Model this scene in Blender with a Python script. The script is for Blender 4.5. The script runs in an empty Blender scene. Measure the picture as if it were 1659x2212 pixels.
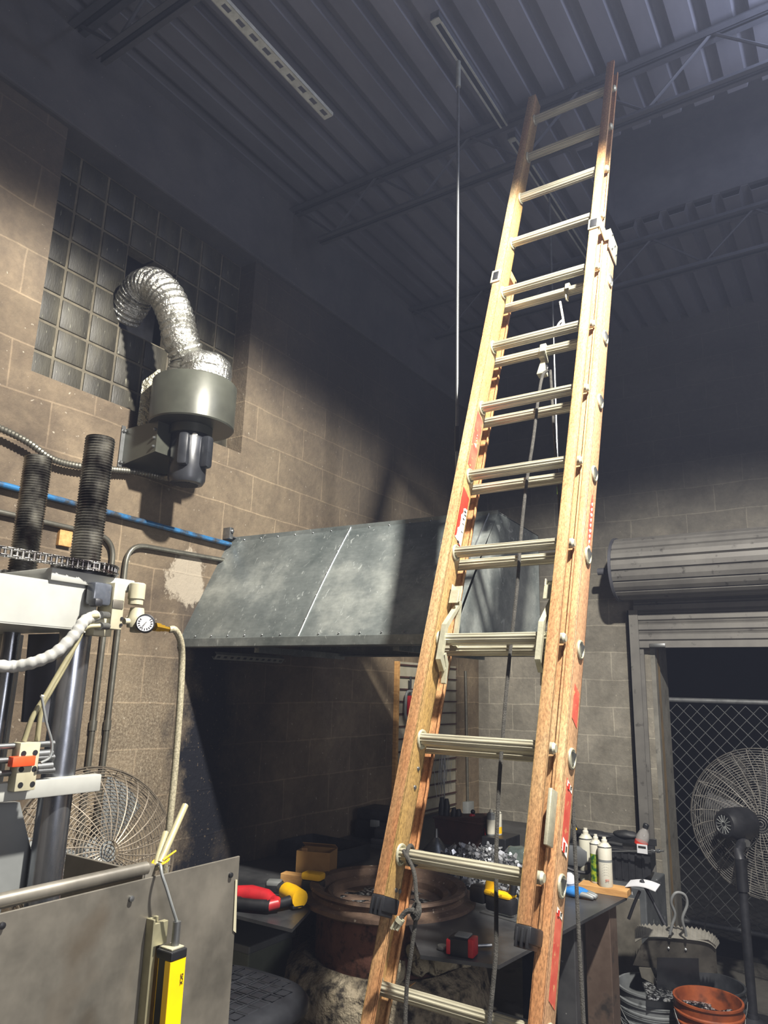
import bpy, bmesh, math, random
from mathutils import Vector, Matrix, noise
random.seed(7)
PI = math.pi
H = 1.70                                    # camera height over the floor
sc = bpy.context.scene
COL = sc.collection
# ------------------------------------------------------------------ camera
F_PX = 1570.3
MR = ((0.83685428, 0.54675222, 0.02714644), (-0.10738352, 0.21258196, -0.97122484), (-0.53679018, 0.80985858, 0.2366123))
cam_d = bpy.data.cameras.new('camera'); cam = bpy.data.objects.new('camera', cam_d); COL.objects.link(cam)
cam_d.sensor_fit = 'VERTICAL'; cam_d.sensor_height = 36; cam_d.lens = F_PX / 2212 * 36; cam_d.clip_start = 0.02
r_, d_, f_ = MR
cam.matrix_world = Matrix(((r_[0], -d_[0], -f_[0], 0), (r_[1], -d_[1], -f_[1], 0), (r_[2], -d_[2], -f_[2], H), (0, 0, 0, 1)))
sc.camera = cam
# ------------------------------------------------------------------ light
sc.view_settings.view_transform = 'Standard'; sc.view_settings.look = 'None'
sc.view_settings.gamma = 1; sc.view_settings.use_curve_mapping = False
sc.view_settings.exposure = 0.0
w = bpy.data.worlds.new('night'); sc.world = w; w.use_nodes = True
w.node_tree.nodes['Background'].inputs[0].default_value = (0.30, 0.36, 0.60, 1)
w.node_tree.nodes['Background'].inputs[1].default_value = 0.0
# thin bluish haze volume throughout the room
vs_ = w.node_tree.nodes.new('ShaderNodeVolumeScatter'); vs_.inputs['Density'].default_value = 0.005
vs_.inputs['Color'].default_value = (.60, .68, 1, 1); vs_.inputs['Anisotropy'].default_value = .2
w.node_tree.links.new(vs_.outputs[0], w.node_tree.nodes['World Output'].inputs['Volume'])
LAMP = Vector((0.32, 1.30, 4.30))
def spot(name, loc, target, power, size, blend, rad, col=(1, 0.95, 0.86)):
    l = bpy.data.lights.new(name, 'SPOT'); o = bpy.data.objects.new(name, l); COL.objects.link(o)
    l.energy = power; l.spot_size = math.radians(size); l.spot_blend = blend; l.shadow_soft_size = rad; l.color = col
    o.location = loc; o.rotation_euler = (Vector(target) - Vector(loc)).to_track_quat('-Z', 'Y').to_euler(); return o
def point(name, loc, power, rad, col):
    l = bpy.data.lights.new(name, 'POINT'); o = bpy.data.objects.new(name, l); COL.objects.link(o)
    l.energy = power; l.shadow_soft_size = rad; l.color = col; o.location = loc; return o
spot('work_lamp_light', LAMP, LAMP + Vector((0, 0, -1)), 1900, 160, 0.16, 0.07)
point('deck_glow_fill', (0.30, 2.80, 4.36), 46, 0.15, (0.72, 0.78, 1.0))  # unseen point light added to make the roof deck glow
point('room_fill', (1.7, 0.5, 2.0), 150, 0.6, (0.93, 0.93, 1.0))  # unseen soft light added to lift the shade under the hood
# ------------------------------------------------------------------ helpers
def ray(px, py):
    a, b = (px - 829.5) / F_PX, (py - 1106.0) / F_PX
    return Vector([MR[0][i] * a + MR[1][i] * b + MR[2][i] for i in range(3)])
def at(px, py, X=None, Y=None, Z=None):     # the world point seen at a pixel on a plane of the room
    d = ray(px, py)
    k = X / d.x if X is not None else (Y / d.y if Y is not None else (Z - H) / d.z)
    return Vector((d.x * k, d.y * k, d.z * k + H))
def srgb(h):
    v = [int(h[i:i + 2], 16) / 255 for i in (0, 2, 4)]
    return tuple(((c + 0.055) / 1.055) ** 2.4 if c > 0.04045 else c / 12.92 for c in v) + (1,)
class NT:
    def __init__(s, m): s.t = m.node_tree; s.b = s.t.nodes['Principled BSDF']
    def n(s, typ, **k):
        o = s.t.nodes.new(typ)
        for a, v in k.items():
            if isinstance(a, str) and a.startswith('i_'): o.inputs[a[2:].replace('_', ' ')].default_value = v
            else: setattr(o, a, v)
        return o
    def l(s, a, b): s.t.links.new(a, b)
def newmat(name):
    m = bpy.data.materials.new(name); m.use_nodes = True; return m, NT(m)
def ramp(N, src, p):
    r = N.n('ShaderNodeValToRGB'); e = r.color_ramp.elements
    while len(e) < len(p): e.new(0.5)
    for i, (x, c) in enumerate(p): e[i].position = x; e[i].color = c if len(c) == 4 else (*c, 1)
    N.l(src, r.inputs[0]); return r.outputs[0]
def mix(N, f, a, b, typ='MIX'):
    m = N.n('ShaderNodeMix', data_type='RGBA', blend_type=typ)
    for s, v in ((m.inputs[0], f), (m.inputs[6], a), (m.inputs[7], b)):
        if hasattr(v, 'links'): N.l(v, s)
        else: s.default_value = v
    return m.outputs[2]
def noi(N, vec, scale, detail=4, rough=0.6, dist=0.0):
    o = N.n('ShaderNodeTexNoise'); N.l(vec, o.inputs['Vector'])
    o.inputs['Scale'].default_value = scale; o.inputs['Detail'].default_value = detail
    o.inputs['Roughness'].default_value = rough; o.inputs['Distortion'].default_value = dist; return o.outputs['Fac']
def math_(N, op, a, b=0.0, clamp=False):
    m = N.n('ShaderNodeMath', operation=op, use_clamp=clamp)
    for s, v in ((m.inputs[0], a), (m.inputs[1], b)):
        if hasattr(v, 'links'): N.l(v, s)
        else: s.default_value = v
    return m.outputs[0]
def bump(N, h, strength, dist=0.01):
    b = N.n('ShaderNodeBump'); b.inputs['Strength'].default_value = strength; b.inputs['Distance'].default_value = dist
    N.l(h, b.inputs['Height']); N.l(b.outputs[0], N.b.inputs['Normal'])
def pm(name, c1, c2=None, rough=0.5, metal=0.0, scale=8, contrast=(0.35, 0.65), bmp=0.0, bscale=40, spec=None, c3=None, s3=60, t3=(0.62, 0.68), stretch=None, trans=0.0, emit=0, bdist=0.004):
    m, N = newmat(name); tc = N.n('ShaderNodeTexCoord').outputs['Object']
    if stretch:
        mp = N.n('ShaderNodeMapping'); mp.inputs['Scale'].default_value = stretch; N.l(tc, mp.inputs[0]); tc = mp.outputs[0]
    a = srgb(c1)
    if c2:
        f = noi(N, tc, scale, 5); colr = ramp(N, f, [(contrast[0], a), (contrast[1], srgb(c2))])
        if c3:
            g = ramp(N, noi(N, tc, s3, 3), [(t3[0], (0, 0, 0)), (t3[1], (1, 1, 1))]); colr = mix(N, g, colr, srgb(c3))
        N.l(colr, N.b.inputs['Base Color'])
        N.l(math_(N, 'ADD', math_(N, 'MULTIPLY', f, 0.25), max(0.02, rough - 0.12)), N.b.inputs['Roughness'])
    else:
        N.b.inputs['Base Color'].default_value = a; N.b.inputs['Roughness'].default_value = rough
    N.b.inputs['Metallic'].default_value = metal
    if spec is not None: N.b.inputs['Specular IOR Level'].default_value = spec
    if trans: N.b.inputs['Transmission Weight'].default_value = trans
    if emit: N.b.inputs['Emission Color'].default_value = a; N.b.inputs['Emission Strength'].default_value = emit
    if bmp: bump(N, noi(N, tc, bscale, 4), bmp, bdist)
    return m
MATS = {}
def basis(axis):
    a = Vector(axis).normalized(); t = Vector((0, 0, 1)) if abs(a.z) < 0.9 else Vector((1, 0, 0))
    u = a.cross(t).normalized(); return u, a.cross(u).normalized(), a
class B:                                     # collects shapes that become ONE mesh object
    def __init__(s): s.bm = bmesh.new()
    def face(s, vs):
        try: return s.bm.faces.new(vs)
        except ValueError: return None
    def box(s, lo, hi, M=None, bev=0.0):
        lo, hi = Vector(lo), Vector(hi)
        g = bmesh.ops.create_cube(s.bm, size=1.0)['verts']
        for v in g:
            v.co = Vector([(lo[i] + hi[i]) / 2 + v.co[i] * (hi[i] - lo[i]) for i in range(3)])
        if bev:
            ed = {e for v in g for e in v.link_edges}
            r = bmesh.ops.bevel(s.bm, geom=list(ed), offset=bev, segments=2, affect='EDGES', profile=0.5)
            g = list({v for f in r['faces'] for v in f.verts} | {v for v in g if v.is_valid})
        if M is not None:
            for v in g: v.co = M @ v.co
        return s
    def cbox(s, c, size, M=None, bev=0.0):
        c, z = Vector(c), Vector(size) / 2
        if M is None: return s.box(c - z, c + z, None, bev)
        return s.box(-z, z, Matrix.Translation(c) @ M.to_4x4(), bev)
    def cyl(s, p, q, r, r2=None, n=20, cap=True):
        return s.sweep([p, q], [r, r if r2 is None else r2], n, cap)
    def sweep(s, pts, rad, n=10, cap=True, closed=False):
        pts = [Vector(p) for p in pts]; k = len(pts)
        if not hasattr(rad, '__len__'): rad = [rad] * k
        rings = []; pu = None
        for i, p in enumerate(pts):
            a = (pts[min(i + 1, k - 1)] - pts[max(i - 1, 0)]) if not closed else (pts[(i + 1) % k] - pts[i - 1])
            if a.length < 1e-9: a = Vector((0, 0, 1))
            a.normalize()
            if pu is None: pu = basis(a)[0]
            else:
                pu = pu - a * pu.dot(a)
                pu = pu.normalized() if pu.length > 1e-6 else basis(a)[0]
            v = a.cross(pu)
            rings.append([s.bm.verts.new(p + (pu * math.cos(2 * PI * j / n) + v * math.sin(2 * PI * j / n)) * rad[i]) for j in range(n)])
        for i in range(k if closed else k - 1):
            A, C = rings[i], rings[(i + 1) % k]
            for j in range(n): s.face([A[j], A[(j + 1) % n], C[(j + 1) % n], C[j]])
        if cap and not closed:
            s.face(rings[0][::-1]); s.face(rings[-1])
        return s
    def lathe(s, prof, o, axis=(0, 0, 1), n=32, fn=None):
        u, v, a = basis(axis); o = Vector(o); rings = []
        for (r, z) in prof:
            ring = []
            for j in range(n):
                t = 2 * PI * j / n; rr = r if fn is None else fn(r, z, t)
                ring.append(s.bm.verts.new(o + a * z + (u * math.cos(t) + v * math.sin(t)) * max(rr, 1e-5)))
            rings.append(ring)
        for A, C in zip(rings, rings[1:]):
            for j in range(n): s.face([A[j], A[(j + 1) % n], C[(j + 1) % n], C[j]])
        if prof[0][0] > 1e-4: s.face(rings[0][::-1])
        if prof[-1][0] > 1e-4: s.face(rings[-1])
        return s
    def prism(s, poly, vec):                 # poly: 3-D outline, vec: extrusion
        vec = Vector(vec); a = [s.bm.verts.new(Vector(p)) for p in poly]; b = [s.bm.verts.new(Vector(p) + vec) for p in poly]
        s.face(a); s.face(b[::-1]); n = len(a)
        for i in range(n): s.face([a[i], b[i], b[(i + 1) % n], a[(i + 1) % n]])
        return s
    def grid(s, fn, nu, nv):
        g = [[s.bm.verts.new(fn(i / nu, j / nv)) for j in range(nv + 1)] for i in range(nu + 1)]
        for i in range(nu):
            for j in range(nv): s.face([g[i][j], g[i + 1][j], g[i + 1][j + 1], g[i][j + 1]])
        return s
    def ball(s, c, r, sub=2, sc_=(1, 1, 1)):
        g = bmesh.ops.create_icosphere(s.bm, subdivisions=sub, radius=r)['verts']
        for v in g: v.co = Vector(c) + Vector([v.co[i] * sc_[i] for i in range(3)])
        return s
    def build(s, name, mat, parent=None, smooth=True, origin=None, ang=38, raw=False):
        bm = s.bm; bmesh.ops.remove_doubles(bm, verts=bm.verts, dist=1e-6)
        bmesh.ops.recalc_face_normals(bm, faces=bm.faces)
        me = bpy.data.meshes.new(name)
        if parent is not None:
            inv = WM.get(parent.name_full, Matrix.Identity(4)).inverted() if not raw else Matrix.Identity(4)
            o0 = None
        else:
            vs = [v.co for v in bm.verts]
            lo = Vector([min(v[i] for v in vs) for i in range(3)]); hi = Vector([max(v[i] for v in vs) for i in range(3)])
            o0 = Vector(origin) if origin else Vector(((lo.x + hi.x) / 2, (lo.y + hi.y) / 2, lo.z))
            inv = Matrix.Translation(-o0)
        bm.transform(inv)
        if smooth:
            for f in bm.faces: f.smooth = True
            for e in bm.edges:
                if len(e.link_faces) == 2 and e.calc_face_angle(0) > math.radians(ang): e.smooth = False
        bm.to_mesh(me); bm.free()
        ob = bpy.data.objects.new(name, me); COL.objects.link(ob)
        if mat is not None: me.materials.append(mat)
        if parent is not None:
            ob.parent = parent; WM[ob.name_full] = WM.get(parent.name_full, Matrix.Identity(4)).copy()
        else:
            ob.location = o0; WM[ob.name_full] = Matrix.Translation(o0)
        return ob
WM = {}
def tag(o, label, cat, group=None, kind=None):
    o['label'] = label; o['category'] = cat
    if group: o['group'] = group
    if kind: o['kind'] = kind
    return o
def thing(name, loc, label, cat, group=None, rot=(0, 0, 0), kind=None):
    o = bpy.data.objects.new(name, None); COL.objects.link(o); o.location = loc; o.rotation_euler = rot
    o.empty_display_size = 0.1
    from mathutils import Euler
    WM[o.name_full] = Matrix.Translation(Vector(loc)) @ Euler(rot).to_matrix().to_4x4()
    return tag(o, label, cat, group, kind)
def part(b, name, mat, parent, **k):
    lab = k.pop('label', None); o = b.build(name, mat, parent, **k)
    if lab: o['label'] = lab
    return o
def struct(b, name, mat, **k):
    o = b.build(name, mat, **k); o['kind'] = 'structure'; return o
def arc(c, r, a0, a1, n, u, v):
    c, u, v = Vector(c), Vector(u), Vector(v)
    return [c + u * r * math.cos(a0 + (a1 - a0) * i / n) + v * r * math.sin(a0 + (a1 - a0) * i / n) for i in range(n + 1)]
def smooth_path(pts, n=8):                   # Catmull-Rom through the points
    P = [Vector(p) for p in pts]; P = [P[0] * 2 - P[1]] + P + [P[-1] * 2 - P[-2]]; out = []
    for i in range(1, len(P) - 2):
        for k in range(n):
            t = k / n; a, b, c, d = P[i - 1], P[i], P[i + 1], P[i + 2]
            out.append(0.5 * ((2 * b) + (c - a) * t + (2 * a - 5 * b + 4 * c - d) * t * t + (3 * b - a - 3 * c + d) * t ** 3))
    out.append(P[-2]); return out
def RZ(a): return Matrix.Rotation(a, 3, 'Z')
def frame3(x, y, z): return Matrix((Vector(x).normalized(), Vector(y).normalized(), Vector(z).normalized())).transposed()
def text_part(s, size, loc, M, mat, parent, name='lettering', label=None, bold=0.0, align='CENTER'):
    cu = bpy.data.curves.new(name, 'FONT'); cu.body = s; cu.size = size; cu.extrude = 0.0003; cu.offset = bold
    cu.align_x = align; cu.align_y = 'CENTER'
    o = bpy.data.objects.new('tmp_text', cu); COL.objects.link(o)
    dg = bpy.context.evaluated_depsgraph_get(); me = bpy.data.meshes.new_from_object(o.evaluated_get(dg))
    bpy.data.objects.remove(o); bpy.data.curves.remove(cu)
    me.transform(WM.get(parent.name_full).inverted() @ Matrix.Translation(Vector(loc)) @ M.to_4x4())
    me.name = name; me.materials.clear(); me.materials.append(mat)
    ob = bpy.data.objects.new(name, me); COL.objects.link(ob); ob.parent = parent
    WM[ob.name_full] = WM[parent.name_full].copy()
    if label: ob['label'] = label
    return ob

# ------------------------------------------------------------------ materials
def block_wall(name, axes, base='80766a', light='968b7c', dark='554e46', tone_fn=None, patches=()):
    m, N = newmat(name); tc = N.n('ShaderNodeTexCoord').outputs['Object']
    sep = N.n('ShaderNodeSeparateXYZ'); N.l(tc, sep.inputs[0]); cb = N.n('ShaderNodeCombineXYZ')
    N.l(sep.outputs[axes[0]], cb.inputs[0]); N.l(sep.outputs['Z'], cb.inputs[1]); v = cb.outputs[0]
    # a little wander so that the joints are hand made
    wn = N.n('ShaderNodeTexNoise'); wn.inputs['Scale'].default_value = 3; N.l(v, wn.inputs['Vector'])
    va = N.n('ShaderNodeVectorMath', operation='MULTIPLY_ADD'); N.l(wn.outputs['Color'], va.inputs[0]); va.inputs[1].default_value = (0.03, 0.03, 0); N.l(v, va.inputs[2]); vv = va.outputs[0]
    br = N.n('ShaderNodeTexBrick'); N.l(vv, br.inputs['Vector']); br.offset = 0.5
    br.inputs['Scale'].default_value = 1; br.inputs['Brick Width'].default_value = 0.4064; br.inputs['Row Height'].default_value = 0.2032
    br.inputs['Mortar Size'].default_value = 0.006; br.inputs['Mortar Smooth'].default_value = 0.8
    br.inputs['Color1'].default_value = (0.40, 0.40, 0.40, 1); br.inputs['Color2'].default_value = (0.58, 0.58, 0.58, 1); br.inputs['Mortar'].default_value = (0.95, 0.95, 0.93, 1)
    n1 = noi(N, tc, 1.6, 8, 0.62, 0.3)
    c = ramp(N, n1, [(0.30, srgb(dark)), (0.5, srgb(base)), (0.72, srgb(light))])
    c = mix(N, 0.6, c, br.outputs['Color'], 'OVERLAY')
    n2 = noi(N, tc, 26, 5, 0.7)
    c = mix(N, 0.35, c, ramp(N, n2, [(0.3, (0.3, 0.3, 0.3)), (0.7, (0.72, 0.70, 0.66))]), 'OVERLAY')
    spk = ramp(N, noi(N, tc, 45, 2, 0.5), [(0.70, (0, 0, 0)), (0.735, (1, 1, 1))])
    c = mix(N, math_(N, 'MULTIPLY', spk, 0.35), c, srgb('c9c2b2'))
    pr_ = ramp(N, noi(N, tc, 5, 9, 0.8, 0.6), [(0.47, (0, 0, 0)), (0.60, (1, 1, 1))])
    c = mix(N, math_(N, 'MULTIPLY', pr_, 0.30), c, srgb(dark))
    if tone_fn is not None: c = tone_fn(N, sep, tc, c)
    N.l(c, N.b.inputs['Base Color']); N.b.inputs['Roughness'].default_value = 0.82; N.b.inputs['Specular IOR Level'].default_value = 0.25
    h = math_(N, 'ADD', math_(N, 'MULTIPLY', n2, 0.35), math_(N, 'MULTIPLY', br.outputs['Fac'], 0.10))
    h = math_(N, 'ADD', h, math_(N, 'MULTIPLY', noi(N, tc, 9, 6, 0.75), 0.8)); bump(N, h, 1.0, 0.009)
    return m
def edge(N, v, a, b):                        # 0 below a, 1 above b
    mr = N.n('ShaderNodeMapRange', clamp=True); N.l(v, mr.inputs[0]); mr.inputs[1].default_value = a; mr.inputs[2].default_value = b; return mr.outputs[0]
def soot_shade_left(N, sep, tc, c):
    # object origin of the wall is (-2.75, 0, 0): Object coords equal room Y and Z
    Y, Z = sep.outputs['Y'], sep.outputs['Z']
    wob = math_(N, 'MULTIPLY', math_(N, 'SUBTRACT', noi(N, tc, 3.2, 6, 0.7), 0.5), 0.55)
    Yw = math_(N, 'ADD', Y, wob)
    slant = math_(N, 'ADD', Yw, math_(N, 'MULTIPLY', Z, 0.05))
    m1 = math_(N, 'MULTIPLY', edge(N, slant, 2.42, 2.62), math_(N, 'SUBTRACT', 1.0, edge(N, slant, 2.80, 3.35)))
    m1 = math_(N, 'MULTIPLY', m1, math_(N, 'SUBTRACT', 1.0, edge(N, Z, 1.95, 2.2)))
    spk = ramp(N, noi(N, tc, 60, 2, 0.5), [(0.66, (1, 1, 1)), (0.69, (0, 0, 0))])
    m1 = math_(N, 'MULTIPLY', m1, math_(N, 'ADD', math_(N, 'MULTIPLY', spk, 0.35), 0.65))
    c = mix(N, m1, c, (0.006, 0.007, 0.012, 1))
    # bare plaster where the paint has peeled
    dy = math_(N, 'SUBTRACT', Y, 2.44); dz = math_(N, 'MULTIPLY', math_(N, 'SUBTRACT', Z, 2.20), 0.8)
    dd = math_(N, 'SQRT', math_(N, 'ADD', math_(N, 'MULTIPLY', dy, dy), math_(N, 'MULTIPLY', dz, dz)))
    dd = math_(N, 'ADD', dd, math_(N, 'MULTIPLY', wob, 0.8))
    pm_ = math_(N, 'SUBTRACT', 1.0, edge(N, dd, 0.095, 0.115)); c = mix(N, math_(N, 'MULTIPLY', pm_, 0.7), c, srgb('9c9384'))
    lowm = math_(N, 'MULTIPLY', edge(N, Y, 1.85, 2.05), math_(N, 'SUBTRACT', 1.0, edge(N, Z, 1.55, 1.95)))
    rg_ = ramp(N, noi(N, tc, 95, 6, 0.85), [(0.45, (0, 0, 0)), (0.68, (1, 1, 1))])
    lowm = math_(N, 'MULTIPLY', lowm, math_(N, 'SUBTRACT', 1.0, edge(N, Yw, 2.30, 2.55)))
    c = mix(N, math_(N, 'MULTIPLY', math_(N, 'MULTIPLY', lowm, rg_), 0.7), c, srgb('a89d88'))
    # sooty far end, then wall top darkened in colour where the lamp cuts off
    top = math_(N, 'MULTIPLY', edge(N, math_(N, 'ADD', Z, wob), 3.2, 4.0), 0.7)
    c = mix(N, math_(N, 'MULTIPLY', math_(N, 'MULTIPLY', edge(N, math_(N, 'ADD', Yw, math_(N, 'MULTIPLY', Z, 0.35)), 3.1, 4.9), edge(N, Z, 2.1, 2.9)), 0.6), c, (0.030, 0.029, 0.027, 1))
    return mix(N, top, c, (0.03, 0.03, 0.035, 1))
def dark_top_back(N, sep, tc, c):  # wall colour gets darker with height
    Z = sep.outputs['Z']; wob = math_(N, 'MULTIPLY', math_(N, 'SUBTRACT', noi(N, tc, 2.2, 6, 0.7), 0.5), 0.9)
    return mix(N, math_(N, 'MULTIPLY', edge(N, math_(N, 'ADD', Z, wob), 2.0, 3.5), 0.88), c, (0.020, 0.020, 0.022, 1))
M_LW = block_wall('sooted_block_left', ('Y',), '665a4b', '7c6f5c', '453c33', soot_shade_left)
M_BW = block_wall('sooted_block_back', ('X',), '77736a', '928c80', '56524a', dark_top_back)
M_PLAIN = block_wall('block_plain', ('X',), '55504a', '68625a', '3a3733')
def fiberglass(name, a, b_, c_):
    m, N = newmat(name); tc = N.n('ShaderNodeTexCoord').outputs['Object']
    mp = N.n('ShaderNodeMapping'); mp.inputs['Scale'].default_value = (1, 1, 0.22); N.l(tc, mp.inputs[0])
    big = ramp(N, noi(N, mp.outputs[0], 7, 5, 0.6), [(0.38, srgb(a)), (0.56, srgb(b_)), (0.72, srgb(c_))])
    mp2 = N.n('ShaderNodeMapping'); mp2.inputs['Scale'].default_value = (1, 1, 0.45); mp2.inputs['Rotation'].default_value = (0, 0.3, 0); N.l(tc, mp2.inputs[0])
    fine = noi(N, mp2.outputs[0], 190, 4, 0.75)
    c = mix(N, 0.8, big, ramp(N, fine, [(0.36, (0.36, 0.34, 0.32)), (0.62, (1.0, 1.0, 0.98))]), 'MULTIPLY')
    grime = ramp(N, noi(N, tc, 16, 6, 0.75), [(0.56, (0, 0, 0)), (0.74, (1, 1, 1))])
    c = mix(N, math_(N, 'MULTIPLY', grime, 0.4), c, srgb('7d5c45'))
    N.l(c, N.b.inputs['Base Color']); N.b.inputs['Roughness'].default_value = 0.55
    bump(N, fine, 0.25, 0.001); return m
M_FIB = fiberglass('worn_fiberglass_flange', 'ad7950', 'bd966a', 'c0ab84')
M_FIBW = fiberglass('worn_fiberglass_web', 'aa8a52', 'ad8d5e', 'b08562')
def ribbed_alu(name, c='bdb9a5'):
    m, N = newmat(name); tc = N.n('ShaderNodeTexCoord').outputs['Object']
    mp = N.n('ShaderNodeMapping'); mp.inputs['Scale'].default_value = (0.08, 1, 1); N.l(tc, mp.inputs[0])
    col = ramp(N, noi(N, mp.outputs[0], 60, 4), [(0.35, srgb('9a9582')), (0.6, srgb(c)), (0.75, srgb('d2cdb8'))])
    N.l(col, N.b.inputs['Base Color']); N.b.inputs['Metallic'].default_value = 0.5; N.b.inputs['Roughness'].default_value = 0.34; return m
M_RUNG = ribbed_alu('ribbed_aluminium')
M_ALU = pm('cast_aluminium', 'b9b69f', 'a2a08c', 0.45, 0.5, 30, bmp=0.2, bscale=120)
M_STEEL = pm('dull_steel', '8b8d8e', '6f7172', 0.38, 0.85, 20)
M_CHROME = pm('polished_column', 'a9acb2', '6b6f77', 0.26, 0.92, 26, stretch=(1, 1, 0.25))  # pale vertical streaks in the colour stand in for reflections
M_OIL = pm('oiled_thread', '383434', 'a3a19a', 0.26, 0.85, 12, (0.40, 0.66), c3='30100c', s3=9, t3=(0.55, 0.7))
M_BLACKST = pm('black_steel', '212226', '2f3035', 0.45, 0.3, 12)
M_TABLE = pm('table_steel', '36373a', '525355', 0.40, 0.5, 5, c3='8a8a88', s3=34, t3=(0.70, 0.76))
M_SOOTST = pm('sooted_painted_steel', '3c3d44', '4b4c52', 0.7, 0.1, 6)
M_DECK = pm('sooted_roof_deck', '4f5058', '63646d', 0.6, 0.25, 3, stretch=(1, 0.3, 1))
M_JOIST = pm('sooted_joist', '2f3138', '3b3d45', 0.7, 0.1, 8)
def galv(name):
    m, N = newmat(name); tc = N.n('ShaderNodeTexCoord').outputs['Object']
    mp = N.n('ShaderNodeMapping'); mp.inputs['Scale'].default_value = (0.5, 1.6, 1.6); N.l(tc, mp.inputs[0])
    v = N.n('ShaderNodeTexVoronoi'); v.inputs['Scale'].default_value = 55; N.l(mp.outputs[0], v.inputs['Vector'])
    c = ramp(N, noi(N, tc, 2.4, 7, 0.68), [(0.33, srgb('4f5656')), (0.5, srgb('6f7574')), (0.70, srgb('a3a7a2'))])
    c = mix(N, 0.25, c, ramp(N, v.outputs['Distance'], [(0, (.3, .3, .3)), (.9, (.7, .7, .7))]), 'SOFT_LIGHT')
    mp2 = N.n('ShaderNodeMapping'); mp2.inputs['Scale'].default_value = (1, 0.35, 0.35); mp2.inputs['Rotation'].default_value = (0.4, 0.6, 0.3); N.l(tc, mp2.inputs[0])
    scr = ramp(N, noi(N, mp2.outputs[0], 52, 3, 0.6, 1.5), [(0.64, (0, 0, 0)), (0.70, (1, 1, 1))])
    c = mix(N, math_(N, 'MULTIPLY', scr, 0.45), c, srgb('c8cdcb'))
    N.l(c, N.b.inputs['Base Color']); N.b.inputs['Metallic'].default_value = 0.4
    N.l(math_(N, 'ADD', math_(N, 'MULTIPLY', noi(N, tc, 30, 4), 0.3), 0.25), N.b.inputs['Roughness'])
    bump(N, noi(N, tc, 6, 2), 0.35, 0.01); return m
M_GALV = galv('sooted_galvanised_sheet')
M_SHEET = pm('stained_sheet_metal', '66635c', '8c877d', 0.36, 0.6, 7, (0.36, 0.66), c3='5f4f3c', s3=4, t3=(0.60, 0.8), bmp=0.15, bscale=4)
M_SCOOP = pm('scorched_steel', '46433f', '5f5b55', 0.5, 0.5, 9, c3='2e2b29', s3=14, t3=(.55, .7))
M_WHITE = pm('machine_white_paint', '9fa09b', '8f908c', 0.45, 0.0, 7, c3='6d675c', s3=11, t3=(0.68, 0.8))
M_CREAM = pm('cream_plastic', 'a9a48d', '98937d', 0.45, 0, 20)
M_GREYPL = pm('painted_grey', '6f7272', '7d8080', 0.45, 0.2, 7)
M_FOIL = pm('crinkled_foil', 'd8d8d2', 'a2a29a', 0.24, 0.92, 30, bmp=1.0, bscale=70, bdist=0.010)
M_FOIL2 = pm('dull_foil_tape', 'a5a290', '8f8c7c', 0.35, 0.8, 20, bmp=1.0, bscale=45, bdist=0.015)
M_MOTOR = pm('motor_grey_paint', '26282c', '303237', 0.3, 0.2, 12)
M_DRUM = pm('blower_grey_paint', '41423c', '4e5048', 0.4, 0.3, 5)
M_ROPE = pm('grey_rope', '3c3a36', '2a2926', 0.9, 0, 60, bmp=1.0, bscale=300)
M_WROPE = pm('white_cord', 'd8d4c6', 'bdb8a8', 0.9, 0, 60)
M_BLACK = pm('black_plastic', '141518', '1d1e22', 0.42, 0, 15)
M_RUBBER = pm('black_rubber', '101114', '191a1d', 0.6, 0, 20)
M_STOOL = pm('black_vinyl', '1b1c20', '25272c', 0.42, 0, 8)
M_RED = pm('red_plastic', 'b3222a', '8e1a20', 0.4, 0, 12)
M_YEL = pm('yellow_plastic', 'e8b712', 'c9990c', 0.4, 0, 12)
M_SAFETY = pm('safety_yellow', 'f2c400', 'e3b300', 0.42, 0, 9)
M_RUST = pm('rusty_steel', '4f3229', '6b473a', 0.8, 0.2, 9, c3='23150f', s3=30, t3=(0.5, 0.7), bmp=0.6, bscale=60)
M_RIM = pm('scaled_rim', '4a3b33', '6f5a4a', 0.75, 0.25, 10, c3='a59a8c', s3=42, t3=(0.66, 0.72), bmp=0.9, bscale=45)
M_WOOL = pm('sooty_insulation_wrap', '6a604f', '857c6a', 0.95, 0, 7, c3='1d1813', s3=22, t3=(0.44, 0.66), bmp=1.0, bscale=34, bdist=.02)
M_SLAG = pm('aluminium_dross', '1b1c1f', '35373a', 0.35, 0.8, 40, c3='c9cccf', s3=70, t3=(0.50, 0.60), bmp=1.0, bscale=90)
M_CHIP = pm('bright_aluminium_chips', 'c3c5c9', '75777b', 0.30, 0.7, 30)
M_WOOD = pm('raw_pine', 'b98f58', '9a7040', 0.7, 0, 9, stretch=(1, 6, 6))
M_CARD = pm('cardboard', '8d6c3c', '7c5d33', 0.85, 0, 9)
M_DARKWD = pm('dark_crate', '40221b', '2c1814', 0.8, 0, 9)
M_BLUE = pm('blue_pipe_paint', '2f6a9b', '3a3d40', 0.4, 0.3, 14, (0.45, 0.62))
M_EMT = pm('conduit_steel', '77756c', '615f57', 0.4, 0.75, 20)
M_HOSE = pm('braided_clear_hose', '9d967f', '7c7662', 0.5, 0, 220, (0.42, 0.58))
M_SPIRAL = pm('white_spiral_wrap', '9c9c99', '8b8b87', 0.5, 0, 20)
M_BRASS = pm('brass', 'b8922f', '9b7a26', 0.35, 0.9, 20)
M_CLEAR = pm('smoky_clear_plastic', '3c4048', '50545c', 0.15, 0, 20)
M_ORANGE = pm('orange_anodised', 'd9502a', 'c0431f', 0.4, 0.1, 20)
M_BUCKG = pm('grey_pail', '626567', '505355', 0.5, 0, 14, c3='2c2d2e', s3=14, t3=(.58, .72))
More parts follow.
